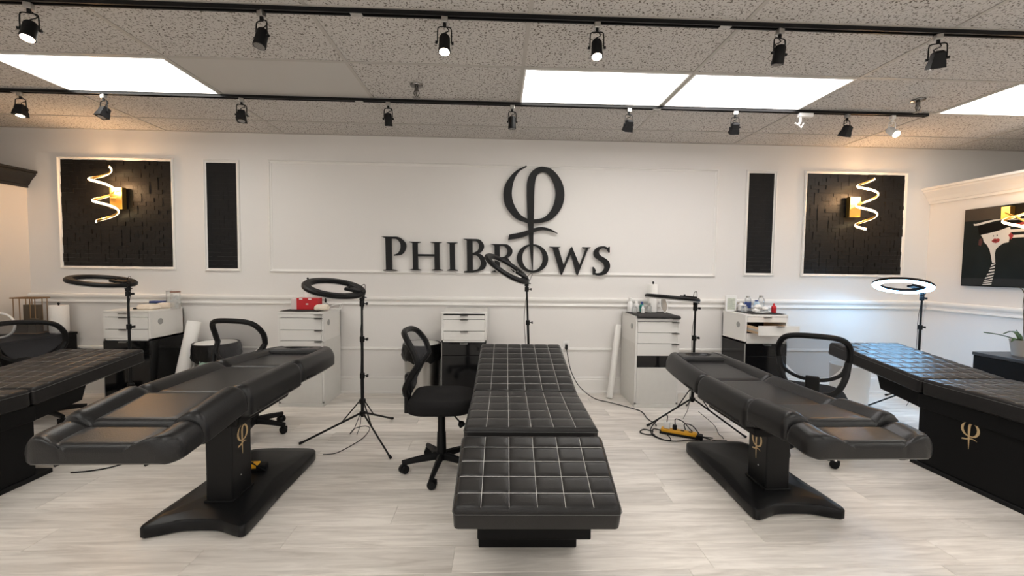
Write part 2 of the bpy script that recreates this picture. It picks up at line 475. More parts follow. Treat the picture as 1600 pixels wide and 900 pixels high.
MOSAIC = mat('dark_mosaic', (0.011, 0.0098, 0.009), 0.42, spec=0.25, var=(9, 0.45), bump=(70, 0.15))
DARKP = mat('dark_panel_paint', (0.012, 0.012, 0.0125), 0.55, spec=0.15, var=(7, 0.25), bump=(70, 0.1))
def relief(x0, x1, z0, z1, n, m, amp):
    mb = MB(); used = set()
    dx, dz = (x1 - x0) / n, (z1 - z0) / m
    for i in range(n):
        for j in range(m):
            if (i, j) in used: continue
            w = h = 1
            r = rnd.random()
            if r < .22 and i + 1 < n and (i + 1, j) not in used: w = 2
            elif r < .45 and j + 1 < m and (i, j + 1) not in used: h = 2
            for a in range(w):
                for b in range(h): used.add((i + a, j + b))
            t = .006 + amp * rnd.random() ** 2
            g = .0002
            mb.box(x0 + i * dx + g, x0 + (i + w) * dx - g, YW - t, YW - .001, z0 + j * dz + g, z0 + (j + h) * dz - g)
    return mb
def framed_panel(name, x0, x1, z0, z1, n, m, amp, mm, label):
    t = thing(name, label, 'wall panel', ((x0 + x1) / 2, YW, z0))
    inv = Matrix.Translation((-(x0 + x1) / 2, -YW, -z0))
    f = moulding(x0, x1, z0, z1); f.v = [tuple(inv @ Vector(v)) for v in f.v]
    obj('frame', f, TRIM, t)
    r = relief(x0 + .033, x1 - .033, z0 + .033, z1 - .033, n, m, amp); r.v = [tuple(inv @ Vector(v)) for v in r.v]
    tag(obj('block_relief', r, mm, t), kind='stuff')
    return t
framed_panel('framed_panel', -4.600, -3.418, 1.330, 2.505, 26, 26, .008, MOSAIC, 'large black block-relief panel in white frame on the left, behind a spiral lamp')
framed_panel('framed_panel', 3.436, 4.630, 1.336, 2.520, 26, 26, .008, MOSAIC, 'large black block-relief panel in white frame on the right, behind a spiral lamp')
framed_panel('framed_panel', -3.116, -2.742, 1.320, 2.503, 7, 26, .002, DARKP, 'narrow tall black panel in white frame left of the lettering')
framed_panel('framed_panel', 2.770, 3.120, 1.336, 2.512, 7, 26, .002, DARKP, 'narrow tall black panel in white frame right of the lettering')

# ================================================================== WALL LETTERING
def phi_parts():
    """outline pieces of the script phi mark in drawing units (x right, y down); list of (kind, A, B)"""
    out = []
    A = crom([(942, 38), (880, 72), (832, 130), (815, 190), (828, 260), (880, 322), (950, 350)], 6)
    B = crom([(946, 42), (905, 68), (876, 115), (862, 182), (870, 240), (905, 300), (950, 329)], 6)
    out.append(('strip', A, B))
    A = crom([(945, 200), (948, 125), (966, 78), (1000, 50), (1038, 42), (1092, 60), (1140, 120), (1155, 190), (1140, 260), (1092, 320), (1030, 345), (968, 351)], 6)
    B = crom([(986, 200), (990, 140), (998, 100), (1012, 80), (1038, 70), (1072, 88), (1098, 138), (1106, 195), (1088, 262), (1050, 310), (1015, 325), (968, 330)], 6)
    out.append(('strip', A, B))
    A = crom([(945, 195), (949, 330), (957, 440), (964, 520), (974, 612)], 6)
    B = crom([(986, 195), (983, 330), (980, 440), (979, 520), (976, 612)], 6)
    out.append(('strip', A, B))
    A = crom([(845, 414), (920, 398), (985, 376), (1030, 370), (1075, 380), (1116, 402)], 6)
    B = crom([(839, 443), (920, 427), (990, 396), (1035, 386), (1078, 392), (1116, 404)], 6)
    out.append(('strip', A, B))
    return out
PHI = phi_parts()
def phi_mesh(T, d, step=0.0):
    mb = MB()
    for k, (_, A, B) in enumerate(PHI):
        mb.strip(A, B, T, (d[0], d[1] + step * k))
    return mb
def letter_T(x, y, d):
    return (-1.505 + x * .00195 - (618 - y) * .00004, YW - d, 1.352 + (618 - y) * .00198)
SGN = thing('wall_sign', 'raised black serif letters and script phi symbol mounted on back wall', 'wall sign', (0.0, YW, 1.34))
def letter(name, polys=(), strips=()):
    mb = MB(); k = 0
    for p in polys: mb.prism(p, letter_T, (.012, .040 + .0004 * k)); k += 1
    for A, B in strips:
        mb.strip(A, B, letter_T, (.012, .040 + .0004 * k)); k += 1
    mb.v = [(x, y - YW, z - 1.34) for x, y, z in mb.v]
    return obj(name, mb, SIGN, SGN)
def serif(x0, x1, y, up):   # thin bracketed foot or top
    h = 5 * up
    return [(x0, y), (x1, y), (x1, y - h * .5), ((x0 + x1) / 2 + 17, y - h * 1.3), ((x0 + x1) / 2 - 17, y - h * 1.3), (x0, y - h * .5)]
def arcs(pts_o, pts_i): return (crom(pts_o, 7), crom(pts_i, 7))
# P
letter('letter', [[(160, 436), (193, 436), (193, 616), (160, 616)], serif(143, 220, 619, 1), [(138, 434), (195, 434), (195, 440), (165, 446), (158, 442)]],
       [arcs([(190, 434), (235, 437), (270, 468), (270, 500), (248, 530), (206, 538)], [(190, 444), (222, 448), (241, 472), (240, 502), (226, 524), (206, 532)])])
# H
letter('letter', [[(308, 462), (336, 462), (336, 612), (308, 612)], [(428, 462), (456, 462), (456, 612), (428, 612)], [(336, 527), (428, 527), (428, 539), (336, 539)],
       serif(292, 353, 615, 1), serif(412, 473, 615, 1), serif(290, 354, 460, -1), serif(406, 470, 460, -1)])
# I
letter('letter', [[(513, 463), (541, 463), (541, 612), (513, 612)], serif(497, 557, 615, 1), serif(496, 557, 461, -1)])
# B
letter('letter', [[(608, 442), (640, 442), (640, 620), (608, 620)], [(586, 440), (642, 440), (642, 447), (612, 452), (604, 447)], [(590, 624), (642, 624), (642, 614), (605, 616), (590, 619)]],
       [arcs([(638, 440), (680, 444), (704, 474), (692, 508), (655, 526)], [(638, 450), (664, 454), (676, 478), (668, 504), (640, 518)]),
        arcs([(640, 516), (690, 526), (716, 566), (700, 606), (638, 624)], [(640, 527), (668, 536), (685, 568), (672, 602), (638, 614)])])
# R
letter('letter', [[(762, 468), (792, 468), (792, 616), (762, 616)], serif(746, 810, 619, 1), [(738, 466), (794, 466), (794, 472), (766, 478), (758, 473)],
       [(806, 546), (834, 540), (872, 588), (900, 612), (902, 620), (866, 618)]],
       [arcs([(788, 466), (836, 469), (862, 498), (850, 532), (796, 550)], [(788, 475), (818, 478), (834, 502), (824, 530), (796, 541)])])
# O
ell = lambda cx, cy, rx, ry, n=48: [(cx + rx * cos(2 * pi * k / n), cy + ry * sin(2 * pi * k / n)) for k in range(n)]
mb = MB(); mb.strip(ell(975, 543, 88, 79), ell(975, 541, 58, 69), letter_T, (.012, .040), closed=True)
mb.v = [(x, y - YW, z - 1.34) for x, y, z in mb.v]
obj('letter', mb, SIGN, SGN)
# W
letter('letter', [[(1088, 480), (1120, 480), (1154, 590), (1140, 632), (1134, 632)], [(1140, 632), (1134, 622), (1190, 482), (1198, 478), (1202, 490)],
       [(1186, 490), (1198, 476), (1246, 590), (1230, 632), (1224, 632)], [(1230, 632), (1224, 622), (1278, 482), (1290, 482)],
       serif(1070, 1132, 477, -1), serif(1256, 1303, 477, -1)])
# S
letter('letter', [[(1408, 473), (1412, 473), (1412, 505), (1407, 505), (1398, 488)], [(1316, 586), (1321, 586), (1334, 606), (1322, 630), (1317, 630)]],
       [arcs([(1410, 484), (1380, 470), (1345, 476), (1322, 500), (1326, 528), (1352, 548), (1376, 566), (1384, 590), (1366, 614), (1340, 620), (1318, 612)],
             [(1406, 494), (1382, 482), (1360, 486), (1350, 502), (1358, 520), (1384, 536), (1408, 556), (1413, 588), (1392, 622), (1350, 634), (1318, 626)])])
mb = phi_mesh(letter_T, (.012, .044), .0005); mb.v = [(x, y - YW, z - 1.34) for x, y, z in mb.v]
tag(obj('phi_symbol', mb, SIGN, SGN), 'tall script phi above the letters')

# ================================================================== SPIRAL WALL LAMPS
LEDW = emitter('warm_led', (1.0, 0.74, 0.40), 6.0)
def sconce(loc, face, label, side, r=.085, turns=2.62, h=.56, power=8.0, roll=0.0, pz=0.0, ps=1.0):
    """loc: wall point behind the plate; face: unit vector out of the wall; plate + helix"""
    t = thing('spiral_wall_lamp', label, 'wall lamp', loc, math.atan2(face[1], face[0]) + pi / 2, 'spiral wall lamps')
    # local: x along wall (right seen from the room), -y out of the wall, z up
    obj('back_plate', MB().box(-.062 * ps + side, .062 * ps + side, -.055, -.001, pz - .112 * ps, pz + .112 * ps), GOLD, t, bev=.003)
    n = 90
    P = []
    for k in range(n + 1):
        q = k / n; a = .15 + 2 * pi * turns * q
        P.append(Matrix.Rotation(roll, 3, 'Y') @ Vector((r * cos(a), -.135 + r * sin(a), h / 2 + .02 - h * q)))
    g = MB(); g.tube(P, .011, 6, flat=.5, up=(0, 0, 1))
    band = obj('spiral_band', g, GOLD, t, smooth=True)
    Q = [Vector((p.x * 1.06, -.135 + (p.y + .135) * 1.06, p.z - .001)) for p in P]
    e = MB(); e.tube(Q, .0115, 6, flat=.55, up=(0, 0, 1))
    obj('light_strip', e, LEDW, band, smooth=True)
    arm = MB(); arm.tube([(side, -.05, pz), (side * .3, -.08, pz * .5), (0, -.05, .0)], .008, 6)
    obj('arm', arm, GOLD, t, smooth=True)
    ld = bpy.data.lights.new('spiral_glow', 'POINT'); ld.energy = power; ld.color = (1.0, .60, .30); ld.shadow_soft_size = .05
    lo = bpy.data.objects.new('spiral_glow', ld); link(lo, t, (0, -.14, .10))
    return t
sconce((-4.00, YW - .022, 2.07), (0, -1), 'glowing gold spiral wall lamp on the left black panel', .045, roll=-.13)
sconce((4.03, YW - .022, 2.115), (0, -1), 'glowing gold spiral wall lamp on the right black panel', -.055)
sconce((XP - .037, 3.62, 1.86), (-1, 0), 'glowing gold spiral wall lamp in front of the hat painting', -.16, turns=1.15, h=.24, power=1.5, pz=.11, ps=.55)

# ================================================================== PAINTING ON THE RIGHT PARTITION
PT = thing('hat_painting', 'dark canvas painting of a face under a black hat with red lips', 'painting', (XP, 3.6, 1.262))
X0 = XP - .035
def flat(name, poly, m, lay, parent=PT):
    mb = MB(); mb.prism(poly, lambda a, b, d: (d - XP, a - 3.6, b - 1.262), (X0 - .0006 * lay, X0 + .0002)); return obj(name, mb, m, parent)
CANV = mat('painting_dark', (0.008, 0.012, 0.0125), 0.55, spec=0.15, var=(4, 0.5), bump=(300, 0.1))
CANW = mat('painting_white', (0.62, 0.60, 0.57), 0.6, var=(9, 0.08))
CANR = mat('painting_red', (0.27, 0.025, 0.03), 0.5, var=(14, 0.3))
CANB = mat('painting_black', (0.004, 0.004, 0.004), 0.55, spec=0.1)
CANG = mat('painting_grey', (0.022, 0.025, 0.026), 0.55, spec=0.15)
CANT = mat('painting_umber', (0.035, 0.026, 0.02), 0.5, var=(5, 0.5))
mb = MB().box(-.035, -.001, 3.02 - 3.6, 4.168 - 3.6, 0, 2.053 - 1.262)
cv = obj('canvas', mb, CANV, PT)
flat('background_band', [(4.168, 1.275), (3.02, 1.275), (3.02, 1.345), (4.168, 1.345)], CANG, 1)
flat('background_patch', [(4.166, 1.93), (3.86, 1.93), (3.86, 2.05), (4.166, 2.05)], CANT, 1)
for k in range(6):
    zz = 2.030 - k * .054
    flat('white_stripe', [(3.80 - .012 * (k > 1), zz), (3.30, zz), (3.30, zz - .026), (3.79 - .02 * (k > 2), zz - .026)], CANW, 1)
flat('hat_crown', [(3.86, 1.92), (3.85, 2.045), (3.62, 2.045), (3.60, 1.90)], CANB, 2)
flat('face', [(4.014, 1.783), (3.956, 1.791), (3.882, 1.807), (3.829, 1.824), (3.781, 1.846), (3.769, 1.791), (3.775, 1.738), (3.782, 1.693), (3.821, 1.687), (3.856, 1.661), (3.88, 1.629), (3.885, 1.591), (3.878, 1.502), (3.902, 1.497), (3.916, 1.569), (3.93, 1.626), (3.955, 1.678), (3.983, 1.708), (3.994, 1.749), (4.008, 1.769)], CANW, 3)
flat('hat_brim', [(4.044, 1.873), (3.961, 1.882), (3.869, 1.897), (3.78, 1.902), (3.679, 1.899), (3.50, 1.885), (3.50, 1.83), (3.677, 1.876), (3.743, 1.853), (3.785, 1.841), (3.829, 1.824), (3.882, 1.807), (3.956, 1.791), (4.014, 1.781), (4.029, 1.789)], CANB, 4)
flat('hat_rim', [(4.082, 1.9), (4.06, 1.896), (3.963, 1.916), (3.889, 1.924), (3.852, 1.924), (3.834, 1.914), (3.888, 1.91), (3.962, 1.896), (4.044, 1.878), (4.077, 1.88)], CANW, 5)
flat('lips', [(3.919, 1.713), (3.904, 1.732), (3.891, 1.738), (3.88, 1.732), (3.865, 1.737), (3.849, 1.722), (3.86, 1.7), (3.883, 1.692), (3.904, 1.699)], CANR, 5)
flat('mouth_line', [(3.91, 1.715), (3.887, 1.718), (3.859, 1.717), (3.886, 1.711)], CANB, 6)
flat('nostril', [(3.908, 1.766), (3.902, 1.77), (3.9, 1.759), (3.905, 1.757)], CANG, 5)
flat('nostril', [(3.882, 1.768), (3.873, 1.774), (3.87, 1.761), (3.878, 1.759)], CANG, 5)
flat('earring', [(3.786, 1.761), (3.769, 1.785), (3.747, 1.752), (3.765, 1.718)], CANR, 5)
flat('earring', [(4.026, 1.734), (4.007, 1.75), (3.995, 1.709), (4.008, 1.67), (4.03, 1.682)], mat('painting_dim_red', (0.06, 0.014, 0.014), .6), 3)
flat('hat_band', [(3.755, 1.852), (3.726, 1.867), (3.677, 1.876), (3.55, 1.88), (3.55, 1.86), (3.676, 1.855), (3.725, 1.841), (3.755, 1.838)], CANR, 5)
flat('shoulder', [(3.878, 1.50), (3.885, 1.60), (3.86, 1.655), (3.80, 1.69), (3.74, 1.685), (3.66, 1.62), (3.55, 1.58), (3.40, 1.35), (3.87, 1.35)], CANV, 2)
tie = [((3.904, 1.497), (3.876, 1.497)), ((3.922, 1.423), (3.880, 1.41)), ((3.960, 1.326), (3.891, 1.335)), ((3.974, 1.275), (3.901, 1.266))]
def tp(q, s):
    k = min(int(q * 3), 2); f = q * 3 - k
    a = Vector(tie[k][s]).lerp(Vector(tie[k + 1][s]), f); return (a.x, a.y)
for k in range(8):
    q = k / 8.2
    flat('tie_stripe', [tp(min(1, q + .08), 0), tp(q, 1), tp(q + .055, 1), tp(min(1, q + .135), 0)], CANW, 4)

# ================================================================== LIGHT TRACKS AND HEADS
LAMPON = emitter('lit_lamp', (1.0, 0.82, 0.62), 14.0)
TRZ = CEIL - .002
def track(x0, x1, Y, label):
    t = thing('light_track', label, 'light track', ((x0 + x1) / 2, Y, TRZ))
    h = (x1 - x0) / 2
    rail = MB(); rail.box(-h, h, -.019, -.010, -.022, 0); rail.box(-h, h, .010, .019, -.022, 0); rail.box(-h, h, -.010, .010, -.010, 0)
    obj('rail', rail, SATIN, t)
    for s in (-1, 1): obj('end_cap', MB().box(s * h - .012, s * h + .012, -.021, .021, -.025, 0), PLASTIC, t, bev=.002)
    return t
t1 = track(-6.4, 6.4, 2.36, 'long black light track near the front, six spotlights')
t2 = track(-6.2, 3.76, 3.565, 'black light track closer to the back wall, ending at right')
for tt, xs in ((t1, (-.78, 1.28)), (t2, (-3.9, -1.16, 1.36))):
    for x in xs:
        obj('joint_plate', MB().box(x - .032 - tt.location.x, x + .032 - tt.location.x, -.014, .014, -.0245, -.0215), STEEL, tt)

def track_light(x, Y, label, yaw_d, tilt, lit=False, style=0, size=1.0, power=9.0, white=False):
    """style 0 round can, 1 square flared shade; the head hangs in a yoke"""
    t = thing('track_light', label, 'spotlight', (x, Y, TRZ - .022), radians(yaw_d), 'track spotlights')
    body = WHITEP if white else PLASTIC
    ad = obj('adapter', MB().box(-.018, .018, -.016, .016, -.032, 0), STEEL if not white else WHITEP, t, bev=.003)
    obj('stem', MB().lathe([(.009, -.052), (.009, -.03)], 10), body, t)
    w = .036 * size; hz = -.052
    yk = MB(); yk.tube(crom([(-w, 0, hz - .085), (-w, 0, hz - .03), (-w + .006, 0, hz - .003), (0, 0, hz), (w - .006, 0, hz - .003), (w, 0, hz - .03), (w, 0, hz - .085)], 4), .0035, 6, flat=1.0)
    obj('yoke', yk, body, t, smooth=True)
    cb = MB(); cb.tube(crom([(.0, .012, -.035), (.022, .018, -.06), (-.010, .020, -.078), (.004, .012, -.10)], 6), .003, 5)
    obj('cable', cb, body, t, smooth=True)
    M = Matrix.Rotation(radians(tilt), 3, 'X')
    piv = Vector((0, 0, hz - .085))
    c = MB()
    if style == 0:
        c.lathe([(.012, .046), (.024, .042), (.030, .030), (.031, -.030), (.033, -.045), (.033, -.058), (.028, -.058), (.026, -.05)], 18, piv, M)
    else:
        for (z0, z1, a, b) in ((.042, .03, .014, .026), (.03, -.012, .026, .029), (-.012, -.052, .031, .036)):
            i0 = len(c.v)
            for z, r in ((z0, a), (z1, b)):
                for sx, sy in ((-1, -1), (1, -1), (1, 1), (-1, 1)): c.v.append(tuple(piv + M @ Vector((sx * r, sy * r, z))))
            for k in range(4): c.f.append((i0 + k, i0 + (k + 1) % 4, i0 + 4 + (k + 1) % 4, i0 + 4 + k))
            c.f.append((i0, i0 + 1, i0 + 2, i0 + 3)); c.f.append((i0 + 4, i0 + 5, i0 + 6, i0 + 7))
    can = obj('lamp_can', c, body, t, smooth=(style == 0))
    ln = MB(); ln.lathe([(.0275, -.060), (.0275, -.0575)], 16, piv, M) if style == 0 else ln.lathe([(.026, -.054), (.026, -.0525)], 16, piv, M)
    obj('lens', ln, LAMPON if lit else LENSOFF, can)
    for s in (-1, 1): obj('pivot_knob', MB().lathe([(.008, 0), (.008, .012)], 10, (s * w - .006 * (1 - s) / 1 * 0, 0, hz - .085), Matrix.Rotation(radians(90) * s, 3, 'Y')), body, t)
    if lit:
        sd = bpy.data.lights.new('spot_beam', 'SPOT'); sd.energy = power * .5; sd.spot_size = radians(75); sd.spot_blend = .6; sd.color = (1, .86, .70); sd.shadow_soft_size = .03
        so = bpy.data.objects.new('spot_beam', sd); link(so, t, piv + M @ Vector((0, 0, -.066)), (radians(tilt), 0, 0))
    return t
F = 'spotlight on front track'
track_light(-2.50, 2.36, 'lit can spotlight on front track, leftmost', 15, -18, True, 0, 1.1)
track_light(-1.29, 2.36, 'unlit black spotlight on front track, second from left', -20, -15, False, 0, 1.05)
track_light(-.30, 2.36, 'lit can spotlight on front track, third from left', 5, -14, True, 0, 1.05)
track_light(.55, 2.36, 'lit can spotlight on front track above the letter S', -5, -14, True, 0, 1.05)
track_light(1.60, 2.36, 'unlit black spotlight on front track, fifth from left', 10, 12, False, 0, 1.05)
track_light(2.54, 2.36, 'unlit square shade spotlight on front track, rightmost', -25, 20, False, 1, 1.15)
track_light(-3.87, 3.565, 'lit square spotlight on back track, leftmost', 10, -8, True, 1)
track_light(-3.22, 3.565, 'unlit grey square spotlight below the left lit ceiling panel', -15, -20, False, 1)
track_light(-2.12, 3.565, 'unlit spotlight on back track below blank ceiling tile', 20, -14, False, 1)
track_light(-.92, 3.565, 'unlit black can spotlight on back track left of the sprinkler', 0, 15, False, 0, .95)
track_light(.12, 3.565, 'black can spotlight on back track right above the phi symbol', 0, 3, False, 0, .9)
track_light(1.12, 3.565, 'unlit square spotlight on back track below greenish ceiling panel', 10, 30, False, 1, .9)
track_light(2.05, 3.565, 'unlit square spotlight on back track below pinkish ceiling panel', -10, 30, False, 1, .9)
track_light(3.05, 3.565, 'unlit black spotlight near the right end of back track', 15, 24, False, 1)
track_light(3.46, 3.565, 'brightly lit small spotlight by the end of back track', 0, -50, True, 0, .8, 7.0, True)
wa = thing('track_adapter', 'white bare track adapter without a lamp on back track', 'track adapter', (2.66, 3.565, TRZ - .022))
obj('housing', MB().box(-.05, .075, -.018, .018, -.034, 0), WHITEP, wa, bev=.004)
cl = MB(); cl.tube([(-.03, 0, -.03), (-.03, 0, -.075), (-.045, 0, -.10)], .011, 8); cl.tube([(-.075, 0, -.085), (-.045, 0, -.10), (-.02, 0, -.125), (.0, 0, -.085)], .007, 6)
obj('clip', cl, WHITEP, wa, smooth=True)

DARKCH = mat('dull_chrome', (.22, .21, .20), .25, 1.0)
def sprinkler(x, y, label):
    t = thing('sprinkler', label, 'sprinkler', (x, y, CEIL - .001), group='ceiling sprinklers'); t.scale = (1.35, 1.35, 1.35)
    obj('escutcheon', MB().lathe([(.036, 0), (.034, -.006), (.018, -.012)], 20), DARKCH, t, smooth=True)
    b = MB(); b.lathe([(.011, -.010), (.011, -.030), (.007, -.032), (.004, -.06)], 12)
    for s in (-1, 1): b.tube([(s * .010, 0, -.028), (s * .016, 0, -.045), (s * .004, 0, -.068)], .003, 6)
    obj('body', b, DARKCH, t, smooth=True)
    d = MB(); d.lathe([(.006, -.072), (.02, -.072), (.02, -.070), (.006, -.068)], 16)
    obj('deflector', d, DARKCH, t)
sprinkler(-.63, 3.28, 'chrome ceiling sprinkler left of the phi symbol')
sprinkler(3.40, 3.29, 'chrome ceiling sprinkler beside the right edge light panel')

# ================================================================== CUSHIONS
def cushion(w, l, t, r=.03, nx=0, ny=0, q=.010, bol=0.0, bw=.13, rc=(.02, .02), hole=None, taper=0.0, side_r=None, lines=None):
    """padded block: u across, v along (0..l), bottom z=0, top z=t.  nx,ny quilting cells; bol: raised side rolls; rc: corner radius in plan at v=0 / v=l"""
    sr = side_r or r
    def axis(a, b, edge, n):
        e = [0, .12, .3, .55, .8, 1.0]
        inner = [a + edge + (b - a - 2 * edge) * k / n for k in range(n + 1)]
        return [a + edge * x for x in e[:-1]] + inner + [b - edge * x for x in reversed(e[:-1])]
    nu = max(24, nx * 6) if nx else 34
    nv = max(12, ny * 6) if ny else 18
    S = axis(-1, 1, min(.9, sr / (w / 2)), nu); V = axis(0, l, min(r, l * .3), nv)
    if nx:
        fr_ = [0, .05, .15, .3, .5, .7, .85, .95]
        S = sorted(set([round(-1 + 2 * (i + f) / nx, 5) for i in range(nx) for f in fr_] + [1.0] + [round(q_ * sgn, 5) for sgn in (-1, 1) for q_ in (1 - .004 / w, 1 - .012 / w, 1 - .03 / w)]))
        V = sorted(set([round(l * (j + f) / ny, 5) for j in range(ny) for f in fr_] + [l, .0015, .005, .012, l - .0015, l - .005, l - .012]))
    def half(v):
        h = w / 2 * (1 - taper * max(0, v / l) ** 2)
        a, b = rc
        if v < a: h -= a - sqrt(max(0, a * a - (a - v) ** 2))
        if l - v < b: h -= b - sqrt(max(0, b * b - (b - l + v) ** 2))
        return max(h, .02)
    def height(u, v, h):
        d = h - abs(u); z = t
        if bol:
            x = (abs(u) - (h - bw)) / bw
            if x > 0: z += bol * sin(min(1, x * 1.05) * pi) ** .8 if x < .95 else 0
            if -.14 < x < .0: z -= .006 * (1 + x / .14)
        if nx:
            cu = abs(sin(pi * nx * (u + w / 2) / w)); cv = abs(sin(pi * ny * v / l))
            z += q * (min(1, cu * 1.9) * min(1, cv * 1.9)) ** .45 - q
        if hole:
            hx = ((u) / hole[1]) ** 2 + ((v - hole[0]) / hole[2]) ** 2
            if hx < 1.6: z -= hole[3] * max(0, 1 - hx / 1.6) ** .5
        def rd(dd, R): return 0 if dd >= R else R - sqrt(max(0, R * R - (R - dd) ** 2))
        z -= max(rd(max(d, 0), sr), rd(min(v, l - v), r)) * .98
        return z
    mb = MB(); n1, n2 = len(S), len(V)
    for v in V:
        h = half(v)
        for s in S: mb.v.append((s * h, v, height(s * h, v, h)))
    for j in range(n2 - 1):
        for i in range(n1 - 1):
            a = j * n1 + i; mb.f.append((a, a + 1, a + 1 + n1, a + n1))
    ring = [i for i in range(n1)] + [j * n1 + n1 - 1 for j in range(1, n2)] + [(n2 - 1) * n1 + i for i in range(n1 - 2, -1, -1)] + [j * n1 for j in range(n2 - 2, 0, -1)]
    b0 = len(mb.v)
    for k, i in enumerate(ring):
        x, y_, z = mb.v[i]; mb.v.append((x, y_, .012))
    b1 = len(mb.v)
    for i in ring:
        x, y_, z = mb.v[i]; mb.v.append((x * (1 - .012 / (w / 2)), min(max(y_, .012), l - .012), 0))
    n = len(ring)
    for k in range(n):
        k2 = (k + 1) % n
        mb.f.append((ring[k], b0 + k, b0 + k2, ring[k2])); mb.f.append((b0 + k, b1 + k, b1 + k2, b0 + k2))
    mb.f.append(tuple(b1 + k for k in range(n))[::-1])
    H = lambda u, v: height(u, v, half(v))
    return mb, H, half

def stitches(w, l, nx, ny, H, half, r):
    """thread ribbons along the quilting lines"""
    mb = MB(); hw = .0010
    def ribbon(pts, du, dv):
        i0 = len(mb.v)
        for (u, v) in pts:
            z = H(u, v) + .0016
            mb.v.append((u - du, v - dv, z)); mb.v.append((u + du, v + dv, z))
        for k in range(len(pts) - 1):
            a = i0 + 2 * k; mb.f.append((a, a + 1, a + 3, a + 2))
    for i in range(1, nx):
        u = -w / 2 + w * i / nx
        ribbon([(u, .016 + (l - .032) * k / 40) for k in range(41)], hw, 0)
    for j in range(1, ny):
        v = l * j / ny
        h = half(v) - .014
        ribbon([(-h + 2 * h * k / 40, v) for k in range(41)], 0, hw)
    return mb

def piping(w, l, z, rc=.02):
    h = w / 2 + .001
    mb = MB(); c = .012
    P = [(-h + c, -.001, z), (h - c, -.001, z), (h, c, z), (h, l - c, z), (h - c, l + .001, z), (-h + c, l + .001, z), (-h, l - c, z), (-h, c, z)]
    mb.tube(P, .0014, 5, closed=True); return mb

def quilt_section(name, parent, w, l, t, nx, ny, loc, slope, thread=True, r=.022):
    mb, H, half = cushion(w, l, t, r, nx, ny, .0045)
    o = obj(name, mb, QUILT, parent, smooth=True, loc=loc, rot=(slope, 0, 0))
    obj('stitching', stitches(w, l, nx, ny, H, half, r), THREAD, o)
    obj('edge_seam', piping(w, l, t * .80), mat('dark_thread', (.10, .10, .10), .8), o)
    return o

def quilted_bed(label, loc, rz, zmid, zfar, zfoot, logo=None, Lf=.40, Lm=.62, Lh=.84, w=.65):
    """local origin on the floor below the joint of seat and back; v towards the wall"""
    t = thing('quilted_treatment_bed', label, 'treatment bed', loc, rz, 'quilted treatment beds')
    th = .115
    sh = math.asin((zfar - zmid) / Lh)
    quilt_section('back_cushion', t, w, Lh, th, 6, 8, (0, .008, zmid - th), sh)
    quilt_section('seat_cushion', t, w, Lm - .012, th, 6, 5, (0, -Lm + .004, zmid - th), 0)
    sf = math.asin((zmid - .006 - zfoot) / Lf)
    quilt_section('foot_cushion', t, w, Lf, th, 6, 5, (0, -Lm - .008 - Lf * cos(sf), zfoot - th + .004), sf)
    ct = zmid - th - .002
    # seat board and box base
    bx = MB(); bx.box(-w / 2 + .02, w / 2 - .02, -Lm - .02, .03, ct - .10, ct)
    obj('seat_board', bx, VINYL, t, bev=.004)
    return t, th, ct, sh

# centre bed
t, th, ct, sh = quilted_bed('black quilted bed in the centre, foot end towards the viewer', (.188, 2.56, 0), -.0216, .625, .775, .475)
bx = MB(); bx.box(-.250, .280, -.70, .30, .125, ct - .10)
obj('lift_box', bx, VINYL, t, bev=.006)
obj('plinth', MB().box(-.252, .236, -.575, .42, 0, .124), VINYL, t, bev=.006)
bk = MB(); bk.prism([(.05, ct - .11), (.05, ct - .005), (.38, ct + .05), (.38, ct - .06)], lambda a, b, d: (d, a, b), (-.26, .26))
obj('back_box', bk, VINYL, t)

def solid_bed(label, loc, rz, zmid, zfar, logo_side):
    t, th, ct, sh = quilted_bed(label, loc, rz, zmid, zfar, zmid - .14, Lm=.66, Lf=.45)
    w = .65
    bx = MB(); bx.box(-w / 2 + .032, w / 2 - .032, -1.02, .03, .03, ct - .05)
    body = obj('box_base', bx, VINYL, t, bev=.006)
    bx = MB(); bx.box(-w / 2 + .032, w / 2 - .032, -1.02, .03, ct - .049, ct)
    obj('apron', bx, VINYL, t, bev=.004)
    obj('plinth', MB().box(-w / 2 + .022, w / 2 - .022, -1.04, .12, 0, .03), PLASTIC, t, bev=.004)
    bk = MB(); bk.prism([(.03, ct - .105), (.03, ct - .004), (.38, ct - .004 + .38 * math.tan(sh)), (.345, ct - .105 + .34 * math.tan(sh))], lambda a, b, d: (d, a, b), (-w / 2 + .04, w / 2 - .04))
    obj('back_box', bk, VINYL, t)
    return t, body, ct
t5, b5, ct5 = solid_bed('black quilted bed with gold phi on its side, right edge', (3.355, 2.80, 0), 0, .640, .755, -1)
# gold phi on the left side of the right bed
def phi_on_side(parent, X, s, yc, zt, hgt, thick=.0015):
    sc = hgt / (612 - 38)
    def T(x, y, d): return (X + s * (.0004 + d), yc + (-s) * 0 + (x - 985) * sc * (-1 if s < 0 else 1), zt - (y - 38) * sc)
    return tag(obj('phi_emblem', phi_mesh(T, (0, thick), .0003), GOLDP, parent), 'gold script phi emblem')
phi_on_side(b5, -.293, -1, 2.505 - 2.80, .432, .178)
t0, b0_, ct0 = solid_bed('dark quilted bed with box base at the left edge', (-3.235, 2.68, 0), 0, .598, .690, 1)

